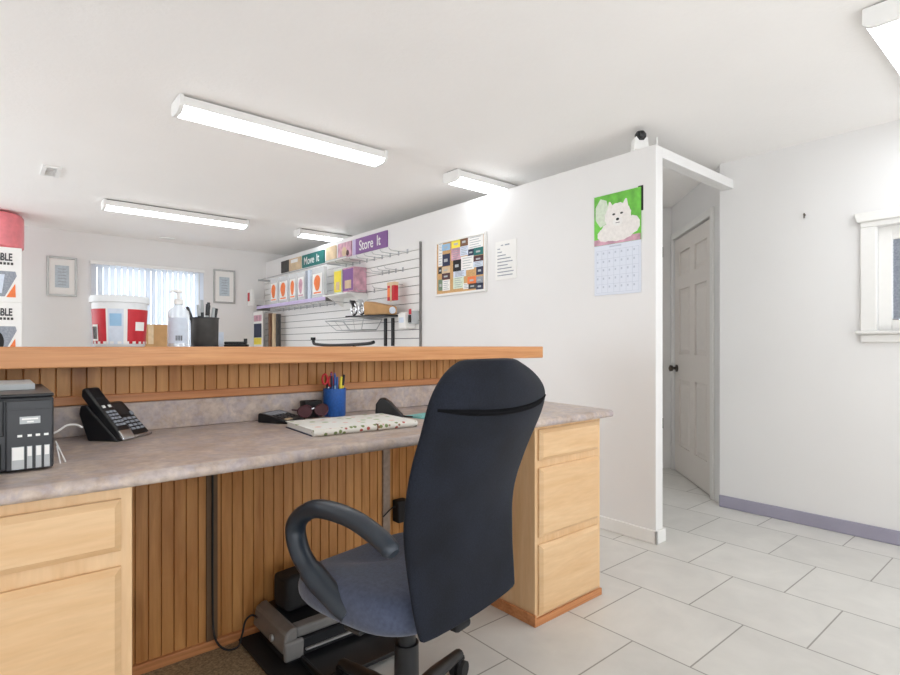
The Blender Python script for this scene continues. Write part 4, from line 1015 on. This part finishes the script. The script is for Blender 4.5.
for i, ((a, b, c, d), m_, l) in enumerate(cards):
    a, b, c, d = a - 5, b - 5, c + 5, d + 5; a = max(a, 88); c = min(c, 492); d = min(d, 592)
    y1, zc1 = on_partition(430 + a / 9, 225 + (b + d) / 18); y0, zc0 = on_partition(430 + c / 9, 225 + (b + d) / 18)
    ym, zt_ = on_partition(430 + (a + c) / 18, 225 + b / 9); _, zb_ = on_partition(430 + (a + c) / 18, 225 + d / 9)
    sh = .0
    xf = PX - .0145 - .0004 * (i % 3)
    q = MB(); q.box(xf - .0008, xf, y0, y1, zb_, zt_)
    if m_ in ('paper', 'pale_blue', 'palegreen', 'rose'):
        n = 3 if zt_ - zb_ < .05 else 5
        for k in range(n):
            zz = zb_ + (zt_ - zb_) * (k + .7) / (n + .6); q.box(xf - .0011, xf - .0008, y0 + (y1 - y0) * (.15 + .12 * (k % 2)), y1 - (y1 - y0) * .15, zz, zz + .004, 1)
    else:
        q.box(xf - .0011, xf - .0008, y0 + (y1 - y0) * .3, y1 - (y1 - y0) * .25, zb_ + (zt_ - zb_) * .35, zb_ + (zt_ - zb_) * .6, 2)
    tag(q.build('pinned_card', [m_, 'greyprint', 'light_grey']), l, 'card', 'cards pinned on the cork board')
ns = thing('wall_poster', 'white printed notice sheet right of the cork board', 'notice', (PX - .005, 2.717, 1.58))
MB().box(PX - .006, PX, 2.615, 2.82, 1.58, 1.856).build('sheet', 'paper', ns)
q = MB()
for k, (a, b) in enumerate(((.22, .36), (.05, .2), (.05, .3), (.05, .5), (.05, .75), (.05, .85), (.05, .6), (.05, .8), (.05, .9), (.05, .85))):
    zz = 1.826 - k * .024; wd = .205
    q.box(PX - .0068, PX - .006, 2.81 - wd * b * .92, 2.81 - wd * a, zz - .004, zz + .003)
    if k == 0: q.box(PX - .0068, PX - .006, 2.68, 2.725, zz - .005, zz + .004)
q.build('print_lines', 'greyprint', ns)

cal = thing('wall_calendar', 'wall calendar with a white dog picture on the partition end', 'calendar', (PX - .005, 1.815, 1.405))
cy0, cy1 = 1.658, 1.968
MB().box(PX - .006, PX - .002, cy0, cy1, 1.405, 1.705).build('month_page', 'palecal', cal)
pi_ = MB().box(PX - .0075, PX - .002, cy0, cy1, 1.706, 2.004).build('picture_page', 'green', cal)
yc = (cy0 + cy1) / 2
def disc(y, z, ry, rz, x, m, nm, par, n=20, jag=0):
    pts = []
    for k in range(n):
        a = 2 * math.pi * k / n; j = 1 + (jag if k % 2 else 0)
        pts.append((x, y + ry * j * math.cos(a), z + rz * j * math.sin(a)))
    return MB().prism(pts, (-.0006, 0, 0)).build(nm, m, par)
X = PX - .0076
MB().box(X - .0005, X, cy0, cy1, 1.706, 1.742).build('ledge_print', 'rose', pi_)
disc(yc + .10, 1.90, .045, .08, X, 'palegreen', 'light_leaf', pi_, 14, .1)
dg_ = disc(yc - .01, 1.782, .118, .062, X - .0006, 'fur', 'dog_body', pi_, 30, .05)
disc(yc + .075, 1.765, .055, .04, X - .0007, 'fur', 'dog_shoulder', pi_, 20, .06)
disc(yc - .105, 1.80, .045, .05, X - .0007, 'fur', 'dog_haunch', pi_, 20, .06)
hd = disc(yc - .008, 1.865, .086, .075, X - .0013, 'fur', 'dog_head', pi_, 32, .05)
for s in (-1, 1):
    MB().prism([(X - .0012, yc - .008 + s * .030, 1.925), (X - .0012, yc - .008 + s * .072, 1.90), (X - .0012, yc - .008 + s * .060, 1.957), (X - .0012, yc - .008 + s * .050, 1.957)], (-.0006, 0, 0)).build('dog_ear', 'fur', hd)
    disc(yc - .008 + s * .026, 1.878, .010, .006, X - .0019, 'darkprint', 'dog_eye', hd, 12)
disc(yc - .008, 1.832, .032, .026, X - .0019, 'paper', 'dog_muzzle', hd, 18)
disc(yc - .008, 1.846, .011, .008, X - .0026, 'black', 'dog_nose', hd, 12)
MB().box(X - .0028, X - .0022, yc - .022, yc + .006, 1.824, 1.827).build('dog_mouth', 'darkprint', hd)
q = MB(); q.box(PX - .0066, PX - .006, yc - .03, yc + .05, 1.688, 1.696)
gz0, gz1 = 1.42, 1.672
for k in range(6): zz = gz0 + (gz1 - gz0) * k / 5; q.box(PX - .0064, PX - .006, cy0 + .012, cy1 - .012, zz - .0008, zz + .0008)
for k in range(8): yy = cy0 + .012 + (cy1 - cy0 - .024) * k / 7; q.box(PX - .0064, PX - .006, yy - .0008, yy + .0008, gz0, gz1)
for r in range(5):
    for c in range(7):
        yy = cy1 - .012 - (cy1 - cy0 - .024) * (c + .25) / 7; zz = gz1 - (gz1 - gz0) * (r + .3) / 5
        q.box(PX - .0066, PX - .006, yy - .006, yy + .004, zz - .007, zz + .005)
q.build('date_grid', 'calink', cal)
MB().box(PX - .0015, PX - .0003, cy0 - .012, cy0 + .02, 1.87, 2.012).build('hanger_card', 'black_matte', cal)

sc_ = thing('security_camera', 'small white security camera with black lens on the partition corner', 'camera', (PX + .037, 1.70, PT))
TCm = Matrix.Translation((PX + .037, 1.69, PT)) @ Matrix.Rotation(math.radians(-40), 4, 'Z')
MB(TCm).prism([(-.046, -.03, 0), (.046, -.03, 0), (.038, -.03, .070), (.022, -.03, .085), (-.022, -.03, .085), (-.038, -.03, .070)], (0, .06, 0)).build('housing', 'white', sc_, bevel=.006)
MB(TCm).lathe([(.002, .050), (.022, .055), (.032, .072), (.032, .092), (.022, .108), (.004, .113)], 0, -.012, 20).build('lens_head', 'black', sc_)
MB(TCm).cyl((0, -.04, .075), (0, -.047, .075), .012, seg=16).build('lens', 'dark_grey', sc_)
MB().cyl((PX + .065, 1.60, PT), (PX + .065, 1.60, PT + .06), .0045, seg=8).build('antenna', 'white', sc_)

# ------------------------------------------------------------------ light: sky and sun through the front windows, sky through the others and an added side opening
BX0, BX1, BZ0, BZ1 = -1.4, 3.4, .55, 2.2
m = MB(); m.box(LX, BX0, NY - .12, NY, 0, CZ); m.box(BX1, RX + .14, NY - .12, NY, 0, CZ); m.box(BX0, BX1, NY - .12, NY, 0, BZ0); m.box(BX0, BX1, NY - .12, NY, BZ1, CZ)
struct(m.build('wall_front', 'wall'), 'wall behind the viewer with a wide shop window')
w = bpy.data.worlds.new('sky'); sc.world = w; w.use_nodes = True
bg = w.node_tree.nodes['Background']; bg.inputs[0].default_value = (.915, .955, 1, 1); bg.inputs[1].default_value = 3.1
def portal(name, loc, rot, sx, sy):
    l = bpy.data.lights.new(name, 'AREA'); l.shape = 'RECTANGLE'; l.size = sx; l.size_y = sy; l.cycles.is_portal = True
    o = bpy.data.objects.new(name, l); COL.objects.link(o); o.location = loc; o.rotation_euler = rot
portal('front_window_light', ((BX0 + BX1) / 2, NY - .06, (BZ0 + BZ1) / 2), (math.pi / 2, 0, 0), BX1 - BX0, BZ1 - BZ0)
portal('added_opening_portal', (LX - .06, (LW0 + LW1) / 2, (LZ0 + LZ1) / 2), (math.pi / 2, 0, -math.pi / 2), LW1 - LW0, LZ1 - LZ0)  # portal for the unseen side opening added to lighten the back room
sl_ = bpy.data.lights.new('sun', 'SUN'); sl_.energy = 7; sl_.angle = .01; sl_.color = (.97, .985, 1)
so = bpy.data.objects.new('sun', sl_); COL.objects.link(so); so.rotation_euler = (math.radians(47), 0, 0)
vs.exposure = .1
sc.cycles.max_bounces = 14; sc.cycles.diffuse_bounces = 10
